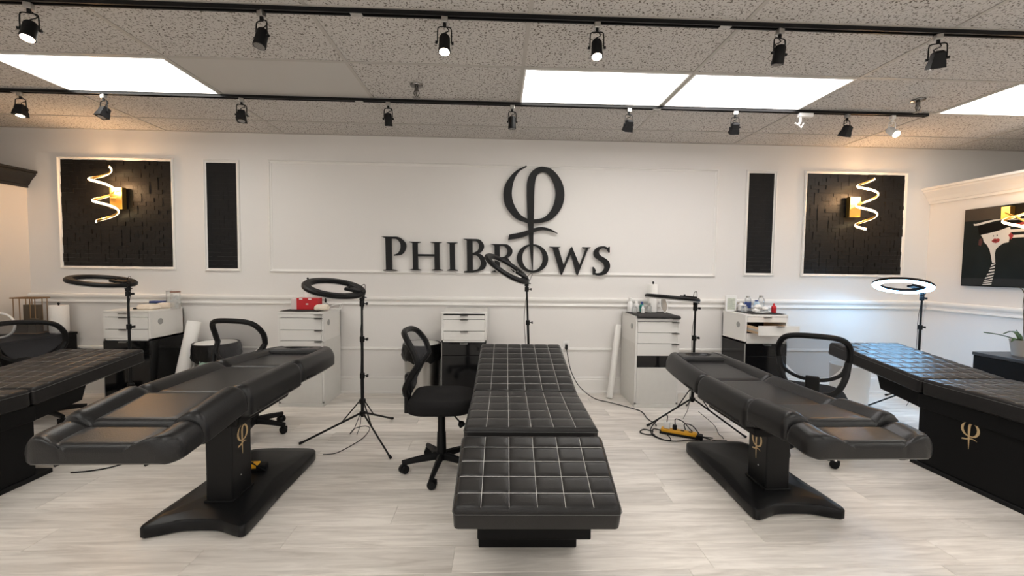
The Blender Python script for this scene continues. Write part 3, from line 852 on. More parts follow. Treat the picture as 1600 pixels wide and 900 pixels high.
# ================================================================== PEDESTAL BEDS
def pedestal_bed(label, base_c, bed_x, y0, zs, rz=0.0, col_y=2.37, emblem=1, lever=True):
    """base_c: base centre; bed_x: bed axis; y0: foot front Y; zs: top heights at foot, leg front, seat joint, back joint, head end"""
    t = thing('pedestal_treatment_bed', label, 'treatment bed', (base_c[0], base_c[1], 0), rz, 'pedestal treatment beds')
    ox, oy = base_c
    # base plate: concave front edge, waisted sides, rounded back, raised plateau
    half = crom([(.0, -.405), (.10, -.412), (.19, -.446), (.235, -.462)], 5)[:-1] + crom([(.235, -.462), (.256, -.455), (.262, -.42), (.260, -.30), (.253, -.17), (.250, -.02), (.252, .15), (.252, .30), (.246, .40), (.205, .452), (.10, .466), (0, .468)], 4)
    out = [(p.x, p.y) for p in half] + [(-p.x, p.y) for p in reversed(half[1:-1])]
    mb = MB(); n = len(out)
    def shrink(p, d):
        v = Vector(p); L = v.length; return v * (1 - d / L)
    rings = [(0.006, .006), (0, .012), (0, .056), (.006, .064), (.016, .067), (.075, .078), (.09, .080)]
    for d, z in rings:
        for p in out:
            q_ = shrink(p, d); mb.v.append((q_.x, q_.y, z))
    for k in range(len(rings) - 1):
        for i in range(n):
            a = k * n + i; b = k * n + (i + 1) % n; mb.f.append((a, b, b + n, a + n))
    mb.f.append(tuple(range(n))[::-1]); e = (len(rings) - 1) * n
    mb.v.append((0, 0, .080)); cidx = len(mb.v) - 1
    for i in range(n): mb.f.append((e + i, e + (i + 1) % n, cidx))
    obj('base_plate', mb, SATIN, t, smooth=True)
    ft = []
    for sx, sy in ((-.22, -.42), (.22, -.42), (-.2, .38), (.2, .38)):
        obj('foot_pad', MB().lathe([(.018, 0), (.018, .012)], 10, (sx, sy, 0)), PLASTIC, t)
    cy = col_y - oy; cx = .012 if emblem > 0 else -.012
    zc = min(zs) - .20
    col = MB(); col.box(cx - .072, cx + .072, cy - .09, cy + .09, .079, zc + .03)
    c = obj('column', col, SATIN, t, bev=.008)
    obj('column_collar', MB().box(cx - .080, cx + .080, cy - .098, cy + .098, .079, .092), PLASTIC, t, bev=.003)
    obj('column_sleeve', MB().box(cx - .062, cx + .062, cy - .08, cy + .08, zc + .03, zc + .06), STEEL, t)
    obj('bolt', MB().lathe([(.006, 0), (.006, .004), (.003, .006)], 10, (cx + emblem * .072, cy + .03 * 0 - .02, .20), Matrix.Rotation(radians(90) * emblem, 3, 'Y')), CHROME, c)
    phi_on_side(c, cx + emblem * .072, emblem, cy + .005, zs[0] - .222 if emblem > 0 else zs[0] - .245, .165)
    # sub frame
    fr = MB(); fr.box(-.17, .17, cy - .26, cy + .38, zc + .055, zc + .085)
    obj('lift_frame', fr, PLASTIC, t, bev=.004)
    w = .60; bx = bed_x - ox
    L = [.17, .32, .565, .70]
    yy = y0 - oy
    names = ['foot_rest', 'leg_cushion', 'seat_cushion', 'back_cushion']
    ths = [.105, .130, .150, .130]
    mats_ = LEATHER
    z = zs
    # each section: start height, end height
    seg = [(zs[0] - .01, zs[0] + .008), (zs[1], zs[2] - .004), (zs[2] - .022, zs[3]), (zs[3] - .002, zs[4])]
    v = yy
    for k in range(4):
        sl = math.asin(max(-1, min(1, (seg[k][1] - seg[k][0]) / L[k])))
        kw = dict(r=.045, side_r=.042, bol=.034, bw=.125, rc=(.03, .03))
        if k == 0: kw.update(rc=(.075, .02), bol=.026, r=.032)
        if k == 3: kw.update(rc=(.03, .10), taper=.16)
        tt = ths[k] - .02
        mb, H, hf = cushion(w, L[k] + .006, tt, **kw)
        if k == 0: mb.v = [(a * 1.0, b, c_) for a, b, c_ in mb.v]
        o = obj(names[k], mb, mats_, t, smooth=True, loc=(bx, v, seg[k][0] - tt), rot=(sl, 0, 0))
        sm = MB()
        for s in (-1, 1):
            sm.tube([(s * (hf(L[k] * q_) - .128), L[k] * q_, H(s * (hf(L[k] * q_) - .128), L[k] * q_) + .0005) for q_ in [.06 + .88 * i / 14 for i in range(15)]], .0016, 5)
        obj('seam', sm, VINYL, o)
        if k in (2, 3):
            bd = MB(); bd.box(-w / 2 + (.07 if k == 2 else .12), w / 2 - (.07 if k == 2 else .12), .01, L[k] - (.03 if k == 2 else .16), -.055, -.001)
            obj('under_board', bd, VINYL, o, bev=.012)
            for s in (-1, 1):
                obj('side_slot', MB().box(s * (w / 2 - .002) - .006, s * (w / 2 - .002) + .006, .06, (L[k] - .14) if k == 2 else .20, .012, .028), PLASTIC, o, bev=.004)
        if k == 3:
            # head pad with a breathing hollow
            hp, H2, hf2 = cushion(w * .62, .20, .055, r=.025, rc=(.02, .09), hole=(.11, .085, .045, .03))
            obj('head_pad', hp, mats_, o, smooth=True, loc=(0, L[k] - .215, tt - .022))
            obj('head_bracket', MB().box(-.10, .10, L[k] - .20, L[k] - .08, -.085, -.001), PLASTIC, o, bev=.006)
        v += L[k] * cos(sl)
    # foot rest rods
    for s in (-1, 1):
        rd = MB(); zz = zs[0] - .112
        rd.tube([(bx + s * .17, yy + .02, zz + .012), (bx + s * .17, yy + .22, zz + .004), (bx + s * .17, yy + .42, zz + .02)], .006, 6)
        obj('foot_rest_rod', rd, CHROME if emblem < 0 else PLASTIC, t, smooth=True)
    if emblem > 0: return t
    cr = MB(); cr.tube([(bx - .26, yy + .06, zs[0] - .100), (bx + .22, yy + .06, zs[0] - .100)], .007, 6)
    obj('cross_rod', cr, CHROME if emblem < 0 else PLASTIC, t, smooth=True)
    for s in (-1, 1): obj('rod_clamp', MB().box(bx + s * .17 - .02, bx + s * .17 + .02, yy + .04, yy + .08, zs[0] - .112, zs[0] - .095), PLASTIC, t, bev=.003)
    return t
pedestal_bed('black leather pedestal bed at left, gold phi on its column', (-1.525, 2.545), -1.535, 1.615, [.700, .722, .768, .748, .712], 0, 2.37, 1)
pedestal_bed('black leather pedestal bed at right, gold phi on its column', (1.705, 2.635), 1.705, 1.745, [.640, .668, .652, .628, .655], 0, 2.445, -1)

# ================================================================== OFFICE CHAIRS
def office_chair(label, loc, rz, base_rot=0.0, zseat=.53):
    """faces local +Y"""
    t = thing('office_chair', label, 'chair', loc, rz, 'mesh back office chairs')
    s0 = MB()
    prof_u = 22
    # rounded seat pad
    sm, _, _ = cushion(.45, .44, .085, r=.04, side_r=.045, rc=(.12, .16))
    obj('seat', sm, FABRIC, t, smooth=True, loc=(0, -.21, zseat - .085))
    obj('seat_pan', MB().box(-.15, .15, -.15, .15, zseat - .105, zseat - .083), PLASTIC, t, bev=.008)
    # back frame: outer loop, slightly wrapped and reclined
    def bp(x, zz):
        # profile in side view: waist forward, top leaning back
        pts = [(zseat - .06, -.215), (zseat + .08, -.235), (zseat + .17, -.20), (zseat + .24, -.155), (zseat + .32, -.18), (zseat + .42, -.235)]
        for (za, ya), (zb, yb) in zip(pts, pts[1:]):
            if zz <= zb: break
        f = min(1.1, max(0, (zz - za) / (zb - za))); yv = ya + (yb - ya) * f
        return Vector((x, yv + .035 * (abs(x) / .21) ** 2, zz))
    zs_ = zseat
    loop2 = [(-.12, .425), (0, .432), (.12, .425), (.185, .395), (.213, .32), (.205, .22), (.180, .12), (.13, .035), (.06, .012), (0, .008), (-.06, .012), (-.13, .035), (-.180, .12), (-.205, .22), (-.213, .32), (-.185, .395)]
    L2 = crom([(a, b, 0) for a, b in loop2], 4, closed=True)
    fr = MB(); fr.tube([bp(p.x, zs_ + p.y) for p in L2], .020, 8, closed=True)
    obj('back_frame', fr, PLASTIC, t, smooth=True)
    low = crom([(-.205, .26, 0), (-.17, .17, 0), (-.09, .125, 0), (0, .115, 0), (.09, .125, 0), (.17, .17, 0), (.205, .26, 0)], 5)
    lb = MB(); lb.tube([bp(p.x, zs_ + p.y) for p in low], .013, 8)
    obj('lumbar_bar', lb, PLASTIC, t, smooth=True)
    # mesh sheet between top loop and lumbar bar
    ms = MB(); nx_, nz_ = 16, 10
    def top_z(x): return .43 - .10 * (abs(x) / .213) ** 5
    def low_z(x): return .115 + .145 * (abs(x) / .205) ** 2.2
    for j in range(nz_ + 1):
        for i in range(nx_ + 1):
            x = -.205 + .41 * i / nx_; a, b = low_z(x), max(low_z(x) + .01, top_z(x))
            ms.v.append(tuple(bp(x, zs_ + a + (b - a) * j / nz_)))
    for j in range(nz_):
        for i in range(nx_):
            a = j * (nx_ + 1) + i; ms.f.append((a, a + 1, a + nx_ + 2, a + nx_ + 1))
    obj('back_mesh', ms, MESHB, t, smooth=True)
    br = MB(); 
    for zz0, zz1, ww in ((.0, .14, .042),):
        a, b = bp(0, zs_ + zz0), bp(0, zs_ + zz1)
        br.box(-ww, ww, min(a.y, b.y) - .02, max(a.y, b.y) + .012, zs_ + zz0, zs_ + zz1)
    obj('back_bracket', br, PLASTIC, t, bev=.008)
    jb = MB(); jb.box(-.045, .045, -.23, -.02, zs_ - .125, zs_ - .10); jb.box(-.045, .045, -.245, -.215, zs_ - .125, zs_ + .03)
    obj('back_arm', jb, PLASTIC, t, bev=.006)
    # column, lever, star base with casters
    obj('gas_column', MB().lathe([(.036, .075), (.034, .12), (.030, .26), (.026, .27), (.026, zs_ - .10)], 16), PLASTIC, t, smooth=True)
    lv = MB(); lv.tube([(.02, .02, zs_ - .12), (.03, .09, zs_ - .145), (.03, .125, zs_ - .185)], .006, 6)
    lvo = obj('lever', lv, PLASTIC, t, smooth=True)
    pd = MB(); pd.lathe([(.006, .02), (.022, .005), (.024, -.02), (.004, -.026)], 10, (.03, .135, zs_ - .198), Matrix.Rotation(radians(35), 3, 'X'))
    obj('paddle', pd, PLASTIC, lvo, smooth=True)
    lm = wm = None
    for k in range(5):
        a = radians(base_rot + 72 * k)
        if lm is None:
            m1 = MB(); m1.tube([(.0, 0, .095), (.05, 0, .098), (.15, 0, .088), (.262, 0, .072)], [.030, .029, .024, .019], 8, flat=.8); lm = m1.mesh('leg', True); lm.materials.append(PLASTIC)
            m2 = MB(); m2.lathe([(.012, -.026), (.026, -.026), (.029, -.018), (.029, -.003), (.020, -.002), (.020, .002), (.029, .003), (.029, .018), (.026, .026), (.012, .026)], 16, (0, 0, .029), Matrix.Rotation(radians(90), 3, 'X'))
            m2.lathe([(.009, .03), (.009, .066)], 8); m2.box(-.02, .03, -.008, .008, .034, .058)
            wm = m2.mesh('caster', True); wm.materials.append(PLASTIC)
        lo = bpy.data.objects.new('leg', lm); link(lo, t, (0, 0, 0), (0, 0, a))
        co = bpy.data.objects.new('caster', wm); link(co, lo, (.25, 0, 0), (0, 0, radians(40 + 50 * k)))
    return t
office_chair('black mesh office chair beside the centre bed, side on', (-.365, 2.80, 0), radians(-90), 192 + 90 - 0)
office_chair('black mesh office chair behind the left pedestal bed', (-2.0, 3.46, 0), radians(-10), -6 + 10)
office_chair('black mesh office chair behind the right pedestal bed', (2.40, 3.03, 0), radians(-35), -88 + 35, .50)
office_chair('black mesh office chair behind the far left bed', (-3.95, 3.72, 0), radians(22), 30, .47)

# ================================================================== RING LIGHTS
RINGON = emitter('ring_diffuser_lit', (0.26, 0.60, 1.0), 24.0)
def ring_light(label, loc, ztop, ty, tx, feet_rot, lit=False, R=.23, lean=0.0, zc=None):
    """tripod stand at loc; ring reaches to local -X; ty: tilt raising its far end, tx: tilt about X"""
    t = thing('ring_light', label, 'ring light', (*loc, 0), 0, 'ring lights on tripod stands')
    zt = ztop
    lx = lambda z: -lean * z
    P = lambda z: (lx(z) + lean * 0, 0, z)
    for (za, zb, r) in ((.19, zt * .46, .0135), (zt * .46, zt * .72, .0112), (zt * .72, zt - .01, .009)):
        obj('pole', MB().tube([P(za), P(zb)], r, 12), SATIN, t, smooth=True)
    for z in (zt * .46, zt * .72, zt * .97):
        c = MB(); c.lathe([(.018, -.022), (.019, -.015), (.019, .015), (.017, .022)], 12, P(z))
        co = obj('collar', c, PLASTIC, t, smooth=True)
        kb = MB(); x, y_, zz = P(z); kb.tube([(x + .015, 0, zz), (x + .036, 0, zz)], .005, 6); kb.box(x + .034, x + .044, -.014, .014, zz - .010, zz + .010)
        obj('knob', kb, PLASTIC, co)
    x, y_, zz = P(.20)
    obj('spreader_upper', MB().lathe([(.024, -.018), (.026, -.01), (.026, .012), (.02, .018)], 12, (x, 0, .315)), PLASTIC, t, smooth=True)
    obj('spreader_lower', MB().lathe([(.022, -.014), (.025, .012), (.02, .016)], 12, (x, 0, .215)), PLASTIC, t, smooth=True)
    for k in range(3):
        a = radians(feet_rot[k] if isinstance(feet_rot, (list, tuple)) else feet_rot + 120 * k)
        d = Vector((cos(a), sin(a), 0))
        l = MB(); l.tube([d * .02 + Vector((0, 0, .215)), d * .46 + Vector((0, 0, .010))], .0085, 8, flat=.7)
        lo = obj('leg', l, SATIN, t, smooth=True)
        l = MB(); l.tube([d * .02 + Vector((0, 0, .318)), d * .155 + Vector((0, 0, .155))], .005, 6)
        obj('brace', l, SATIN, lo, smooth=True)
        obj('rubber_tip', MB().tube([d * .44 + Vector((0, 0, .0195)), d * .466 + Vector((0, 0, .0105))], .0105, 8), PLASTIC, lo, smooth=True)
    # head
    hz = Vector((lx(zt), 0, zt))
    kn = MB(); kn.lathe([(.012, -.012), (.020, -.006), (.020, .022), (.014, .032)], 12, hz); kn.tube([hz + Vector((-.004, -.02, .02)), hz + Vector((-.004, .02, .02))], .010, 8)
    kn.tube([hz + Vector((.012, 0, .018)), hz + Vector((.038, 0, .012))], .004, 6)
    obj('tilt_joint', kn, PLASTIC, t, smooth=True)
    M = Euler((radians(tx), radians(ty), 0)).to_matrix()
    # ring-local frame: hinge at origin, centre at (-R,0,0); lit side -Z
    hin = hz + Vector((0, 0, .034))
    Tm = lambda p: hin + M @ Vector(p)
    h = MB(); sec = [(R + .004, -.004), (R + .005, .014), (R - .008, .026), (R - .050, .026), (R - .061, .014), (R - .060, -.004)]
    n = 56
    for k in range(n):
        a = 2 * pi * k / n
        for r_, z_ in sec: h.v.append(tuple(Tm((-R + .012 + r_ * cos(a), r_ * sin(a), z_))))
    m_ = len(sec)
    for k in range(n):
        for i in range(m_ - 1):
            a = k * m_ + i; b = ((k + 1) % n) * m_ + i; h.f.append((a, b, b + 1, a + 1))
    ro = obj('ring_housing', h, PLASTIC, t, smooth=True)
    g = MB(); sec2 = [(R + .003, -.003), (R - .006, -.014), (R - .050, -.014), (R - .059, -.003)]
    for k in range(n):
        a = 2 * pi * k / n
        for r_, z_ in sec2: g.v.append(tuple(Tm((-R + .012 + r_ * cos(a), r_ * sin(a), z_))))
    m_ = 4
    for k in range(n):
        for i in range(m_):
            a = k * m_ + i; b = ((k + 1) % n) * m_ + i; i2 = (i + 1) % m_
            g.f.append((a, b, ((k + 1) % n) * m_ + i2, k * m_ + i2))
    obj('diffuser', g, RINGON if lit else GREYRING, ro, smooth=True)
    bx = MB(); bx.obox(Tm((-.070, 0, .028)), (.125, .075, .022), M)
    md = obj('control_module', bx, PLASTIC, t, bev=.005)
    kb = MB(); kb.obox(Tm((-.105, .0, .044)), (.012, .012, .014), M); obj('dial', kb, PLASTIC, md)
    ar = MB(); ar.obox(Tm((-.012, 0, .016)), (.05, .03, .026), M)
    obj('hinge_arm', ar, PLASTIC, t, bev=.004)
    cb = MB(); cb.tube(crom([Tm((-.02, .01, .035)), Tm((-.012, .012, .075)), Tm((.006, .012, .085)), Tm((.014, .01, .05)), hz + Vector((.012, .012, -.02)), hz + Vector((-.016, .012, -.25)), hz + Vector((-.013, .014, -.42)), Vector((lx(.5) - .017, .012, .5)), Vector((-.02, .02, .16)), Vector((-.06, .04, .02))], 6), .0024, 5)
    obj('cable', cb, PLASTIC, t, smooth=True)
    return t
ring_light('black unlit ring light at far left, ring nearly flat', (-3.235, 3.75), 1.160, 9, 3, 20)
ring_light('black unlit ring light beside the left pedestal bed', (-1.06, 3.30), 1.130, 12, 10, [191.5, -48, 74])
ring_light('black unlit ring light tilted steeply in front of the wall letters', (.335, 3.80), 1.235, 31, 14, 90, lean=.045)
ring_light('black unlit ring light edge-on behind the right pedestal bed', (1.80, 3.66), 1.080, 5, -2, [193, -52, 70])
ring_light('lit bluish white ring light behind the right edge bed', (4.29, 4.0), 1.170, 14, -11, [171, 75, -85], lit=True)

# ================================================================== DRAWER CABINETS
def handle(parent, x, y, z, w=.075):
    mb = MB(); mb.box(x - w / 2, x + w / 2, y - .022, y, z - .004, z + .001); mb.box(x - w / 2, x + w / 2, y - .022, y - .019, z - .010, z + .001)
    return obj('handle', mb, STEEL, parent)
def grommet(parent, X, s, y, z):
    mb = MB(); mb.lathe([(.030, 0), (.030, .003), (.026, .004)], 20, (X, y, z), Matrix.Rotation(radians(90) * s, 3, 'Y'))
    return obj('grommet', mb, mat('grey_plastic', (.33, .33, .32), .5, bump=(60, .5)), parent, smooth=True)
def cabinet(label, x0, x1, y0, y1, H=.94, fronts=(), lower='black', rz=0.0, side=0, hx=.5, opened=None, split=.65):
    """fronts: list of (z0,z1) drawer fronts; lower: black gloss bottom carcass or white doors"""
    w, d = x1 - x0, y1 - y0
    t = thing('drawer_cabinet', label, 'cabinet', ((x0 + x1) / 2, y0, 0), rz, 'drawer cabinets along the back wall')
    h = w / 2
    zb = split if lower == 'black' else .03
    c = MB(); e = .018
    c.box(-h, -h + e, 0, d, zb, H - .02); c.box(h - e, h, 0, d, zb, H - .02); c.box(-h, h, d - .012, d, zb, H - .02); c.box(-h, h, 0, d, zb, zb + e)
    obj('carcass', c, LAMI, t)
    obj('top_board', MB().box(-h - .001, h + .001, -.004, d, H - .02, H), LAMI, t, bev=.002)
    obj('drawer_shelf', MB().box(-h + e, h - e, .03, d - .02, zb + e, H - .03) if not opened else MB().box(-h + e, h - e, .30, d - .02, zb + e, H - .03), GLOSSB, t)
    for k, (z0, z1) in enumerate(fronts):
        m = LAMI
        off = 0
        if opened and opened[0] == k: off = opened[1]
        ox = opened[2] if (opened and opened[0] == k) else 0
        f = MB(); f.box(-h + e + .002 + ox, h - e - .002 + ox, -.003 - off, .015 - off, z0 + .0015, z1 - .0015)
        fo = obj('drawer_front', f, m, t, bev=.0012)
        handle(fo, (hx - .5) * w + ox, -.003 - off, z1 - .001)
        if off:
            dr = MB(); dr.box(-h + .035 + ox, -h + .047 + ox, .015 - off, .30, z0 + .012, z1 - .02); dr.box(h - .047 + ox, h - .035 + ox, .015 - off, .30, z0 + .012, z1 - .02); dr.box(-h + .047 + ox, h - .047 + ox, .015 - off, .30, z0 + .012, z0 + .02)
            obj('drawer_box', dr, RAWW, t)
            sl = MB(); sl.box(-h + .028 + ox, -h + .035 + ox, .015 - off, .30, z0 + .035, z0 + .055)
            obj('drawer_runner', sl, STEEL, t)
    if lower == 'black':
        b = MB(); b.box(-h + .004, h - .004, .004, d, .02, zb - .002)
        lo = obj('lower_body', b, GLOSSB, t, bev=.002)
        f = MB(); f.box(-h + .006, h - .006, -.010, .003, .03, zb - .135); obj('lower_door', f, GLOSSB, lo, bev=.002)
        f = MB(); f.box(-h + .006, h - .006, -.010, .003, zb - .130, zb - .006); fo = obj('lower_drawer', f, GLOSSB, lo, bev=.002)
        handle(fo, (hx - .5) * w, -.010, zb - .007)
        obj('edge_strip', MB().box(-h + .001, -h + .006, -.012, .0, .02, zb - .004), STEEL, lo)
        obj('plinth', MB().box(-h + .01, h - .01, .02, d, 0, .02), PLASTIC, lo)
    else:
        obj('plinth', MB().box(-h, h, -.006, d, 0, .03), WOODW, t, bev=.002)
        for sd_ in (-1, 1): obj('side_panel', MB().box(sd_ * h - .001, sd_ * h + .001, .002, d, .032, .648), WOODW, t)
    if side: grommet(t, side * h, side, .12, H - .115)
    return t
fr3 = [(.877, .918), (.760, .875), (.668, .758)]
cabinet('white over black drawer cabinet at far left', -3.775, -3.337, 4.10, YW - .03, .938, fr3, side=1, hx=.45)
c2 = cabinet('tall all white drawer cabinet holding the red box', -2.130, -1.690, 4.10, YW - .02, .938, [(.880, .918), (.762, .878), (.655, .760), (.545, .653)], lower='white', side=1, hx=.9)
obj('door', MB().box(-.20, .20, -.003, .015, .036, .543), WOODW, c2, bev=.0012)
cabinet('white over black drawer cabinet with bare top in centre', -.540, -.092, 4.10, YW - .03, .952, fr3, hx=.5)
c4 = cabinet('white cabinet with a black open slot, right of centre bed', 1.402, 1.848, 4.07, YW - .02, .925, [(.872, .905), (.760, .870), (.650, .758), (.525, .648)], lower='white', side=-1, hx=.9)
obj('slot', MB().box(-.203, .203, .004, .02, .408, .523), GLOSSB, c4)
obj('door', MB().box(-.203, .203, -.003, .015, .036, .405), WOODW, c4, bev=.0012)
cabinet('white over black cabinet with one drawer pulled open', 2.540, 2.985, 4.10, YW - .03, .945, [(.868, .922), (.760, .858), (.668, .756)], side=-1, opened=(1, .20, -.005))

# ================================================================== BINS
def bin_(label, x, y, r, h, bag=True, lo=.0):
    t = thing('waste_bin', label, 'waste bin', (x, y, 0), 0, 'waste bins')
    obj('body', MB().lathe([(r * .90, .03), (r * .90, .05), (r, h), (r - .006, h), (r * .89, .06), (.001, .06)], 32), STEEL if bag else WHITEP, t, smooth=True)
    obj('foot_ring', MB().lathe([(r * .93, 0), (r * .95, .03), (r * .90, .034)], 32), PLASTIC, t, smooth=True)
    if bag:
        b = MB(); n = 40; prof = [(r - .008, h - .10), (r - .004, h + .006), (r + .010, h + .004), (r + .014, h - .06), (r + .018, h - .13), (r + .008, h - .165)]
        for k, (rr, z) in enumerate(prof):
            for j in range(n):
                a = 2 * pi * j / n; w = .008 * sin(a * 7 + k) + .006 * sin(a * 13 + 2 * k)
                b.v.append(((rr + (w if k > 2 else 0)) * cos(a), (rr + (w if k > 2 else 0)) * sin(a), z + (w * 1.6 if k > 3 else 0)))
        for k in range(len(prof) - 1):
            for j in range(n): b.f.append((k * n + j, k * n + (j + 1) % n, (k + 1) * n + (j + 1) % n, (k + 1) * n + j))
        obj('bin_bag', b, BAG, t, smooth=True)
        obj('lid', MB().lathe([(r - .012, h - .004), (r - .016, h + .006), (.02, h + .012)], 28), WHITEP, t, smooth=True)
        obj('pedal', MB().box(-.03, .03, -r - .035, -r + .02, .012, .022), PLASTIC, t, bev=.004)
    return t
bin_('round steel bin with black bag behind the centre office chair', -.765, 4.30, .185, .60)
bl = bin_('round steel bin with black bag behind the left office chair', -2.84, 4.28, .195, .60)
lbm = MB(); lbm.box(-.03, .05, -.201, -.197, .36, .45)
obj('sticker', lbm, mat('green_sticker', (.35, .5, .42), .5), bl)
bin_('white bin behind the right office chair and right bed', 3.62, 4.05, .17, .45, bag=False)

# ================================================================== CONSOLES, ORCHID, LEFT CORNER ITEMS
t = thing('console_cabinet', 'black console with the orchid by right partition', 'console', (4.67, 2.9, 0))
obj('body', MB().box(-.215, .225, -.9, .76, .0, .635), VINYL, t, bev=.004)
obj('top', MB().box(-.222, .226, -.91, .767, .635, .664), mat('black_top', (.03, .03, .032), .35), t, bev=.004)
t = thing('console_cabinet', 'black low console in the left back corner', 'console', (-4.65, 4.12, 0))
obj('body', MB().box(-.245, .235, -.42, .38, .0, .645), VINYL, t, bev=.004)
obj('top', MB().box(-.248, .240, -.425, .385, .645, .67), VINYL, t, bev=.004)

t = thing('potted_orchid', 'orchid without flowers, bare stems and strap leaves in grey pot', 'plant', (4.675, 3.47, .664))
obj('pot', MB().lathe([(.058, 0), (.062, .01), (.080, .135), (.084, .14), (.078, .142), (.070, .12), (.002, .118)], 24), STONEP, t, smooth=True)
def leaf(pts, w):
    mb = MB(); P = crom(pts, 6); n = len(P)
    for k, p in enumerate(P):
        tq = k / (n - 1); ww = w * sin(pi * min(.98, .12 + .88 * tq)) ** .7
        d = (P[min(k + 1, n - 1)] - P[max(k - 1, 0)]).normalized(); s = d.cross(Vector((0, 0, 1)))
        s = s.normalized() if s.length > .01 else Vector((1, 0, 0))
        for q_, dz in ((-1, .006), (0, 0), (1, .006)): mb.v.append(tuple(p + s * ww * q_ + Vector((0, 0, dz))))
        for q_, dz in ((-1, .003), (0, -.003), (1, .003)): mb.v.append(tuple(p + s * ww * q_ * .98 + Vector((0, 0, dz))))
    for k in range(n - 1):
        a = k * 6; b = a + 6
        for i in (0, 1, 3, 4): mb.f.append((a + i, a + i + 1, b + i + 1, b + i))
        mb.f.append((a, b, b + 3, a + 3)); mb.f.append((a + 2, b + 2, b + 5, a + 5))
    return mb
for pts, w in (([(0, 0, .12), (-.05, .04, .15), (-.12, .08, .175), (-.22, .12, .19)], .022), ([(0, .01, .12), (-.04, .0, .15), (-.10, -.02, .155), (-.16, -.04, .13)], .016),
               ([(0, 0, .12), (.04, -.05, .18), (.08, -.10, .20), (.10, -.17, .16)], .024), ([(.01, .02, .12), (.03, .06, .18), (.03, .11, .20), (.02, .16, .17)], .022),
               ([(-.01, 0, .12), (-.03, .01, .19), (-.045, .02, .23)], .014)):
    obj('leaf', leaf(pts, w), LEAF, t, smooth=True)
for pts in ([(.0, .0, .12), (.012, .01, .30), (.0, .015, .45), (.012, .02, .55), (-.01, .03, .60), (-.04, .04, .61)], [(.02, -.01, .12), (.03, .0, .3), (.012, .01, .46)]):
    st = MB(); st.tube(crom(pts, 6), .0035, 6); obj('flower_stem', st, mat('stem_brown', (.10, .075, .05), .6), t, smooth=True)

t = thing('wire_basket', 'bronze wire organiser standing on the left console', 'basket', (-4.70, 4.34, .67)); t.scale = (.80, .80, 1.09)
w_ = MB()
for x in (-.13, -.055, .07, .13):
    for y in (-.07, .07): w_.tube([(x, y, 0), (x, y, .34)], .005, 6)
obj('upright', w_, RATTAN, t)
for z in (.335, .012):
    r_ = MB(); r_.tube([(-.15, -.085, z), (.15, -.085, z), (.15, .085, z), (-.15, .085, z)], .006, 6, closed=True); obj('rim', r_, RATTAN, t)
for x0, x1, y, h in ((-.135, -.06, -.075, .13), (-.09, .09, .0, .27), (.05, .14, -.075, .15), (-.06, .05, -.078, .11)):
    obj('wire_pocket', MB().box(x0, x1, y, y + .05, .005, h), mat('bronze_mesh', (.13, .10, .07), .6, .3, bump=(200, .6)), t)
for x in (-.02,):
    obj('brass_bar', MB().box(-.06, .06, -.085, -.079, .11, .118), GOLD, t)

def towel_roll(label, x, y, z, h=.27, r=.062):
    t = thing('paper_towel_roll', label, 'paper towel', (x, y, z), 0, 'paper towel rolls')
    obj('roll', MB().lathe([(r * .97, .012), (r, .02), (r, h - .004), (r * .97, h), (.02, h), (.02, h - .02)], 28), PAPER, t, smooth=True)
    obj('base', MB().lathe([(r * .9, 0), (r * .9, .010), (.01, .012)], 24), STEEL, t, smooth=True)
    obj('finial', MB().lathe([(.008, h - .02), (.006, h + .008), (.011, h + .016), (.009, h + .028), (.002, h + .032)], 12), PLASTIC, t, smooth=True)
towel_roll('white paper towel roll on the left console', -4.487, 4.40, .67, .285, .074)
towel_roll('white paper towel roll behind the red box', -1.99, 4.44, .938, .30, .045)
towel_roll('white paper towel roll behind the edge-on ring light', 1.70, 4.42, .925, .31, .05)
t = thing('round_mirror', 'round white rimmed mirror leaning on the left console', 'mirror', (-4.68, 4.06, .67), radians(12))
rm = MB(); rm.tube([(.115 * cos(2 * pi * k / 40), -.004, .125 + .115 * sin(2 * pi * k / 40)) for k in range(40)], .010, 8, closed=True, up=(0, 1, 0))
obj('rim', rm, WHITEP, t, smooth=True)
obj('glass', MB().lathe([(.112, 0), (.112, .004)], 36, (0, 0, .125), Matrix.Rotation(radians(90), 3, 'X')), mat('mirror_glass', (.5, .48, .45), .08, 1.0), t)

# rolled papers
def paper_tube(label, a, b, r, group='rolls of bed paper'):
    a, b = Vector(a), Vector(b)
    t = thing('paper_roll', label, 'paper roll', tuple(a), 0, group)
    mb = MB(); d = b - a; N = d.normalized(); u = N.orthogonal().normalized(); w = N.cross(u)
    prof = [(r * .35, .003), (r * .95, 0), (r, .006), (r, d.length - .006), (r * .95, d.length), (r * .35, d.length - .003)]
    M = Matrix((u, w, N)).transposed()
    mb.lathe(prof, 24, (0, 0, 0), M)
    obj('sheet_roll', mb, PAPER, t, smooth=True)
    obj('core', MB().lathe([(r * .34, .006), (r * .34, d.length - .006)], 12, (0, 0, 0), M), mat('card_core', (.5, .38, .26), .9), t)
paper_tube('thick white paper roll leaning beside the far left cabinet', (-3.20, 4.22, .012), (-3.135, 4.40, .80), .062)
paper_tube('slim white paper roll leaning beside the slotted cabinet', (1.235, 4.36, .006), (1.345, 4.47, .785), .032)

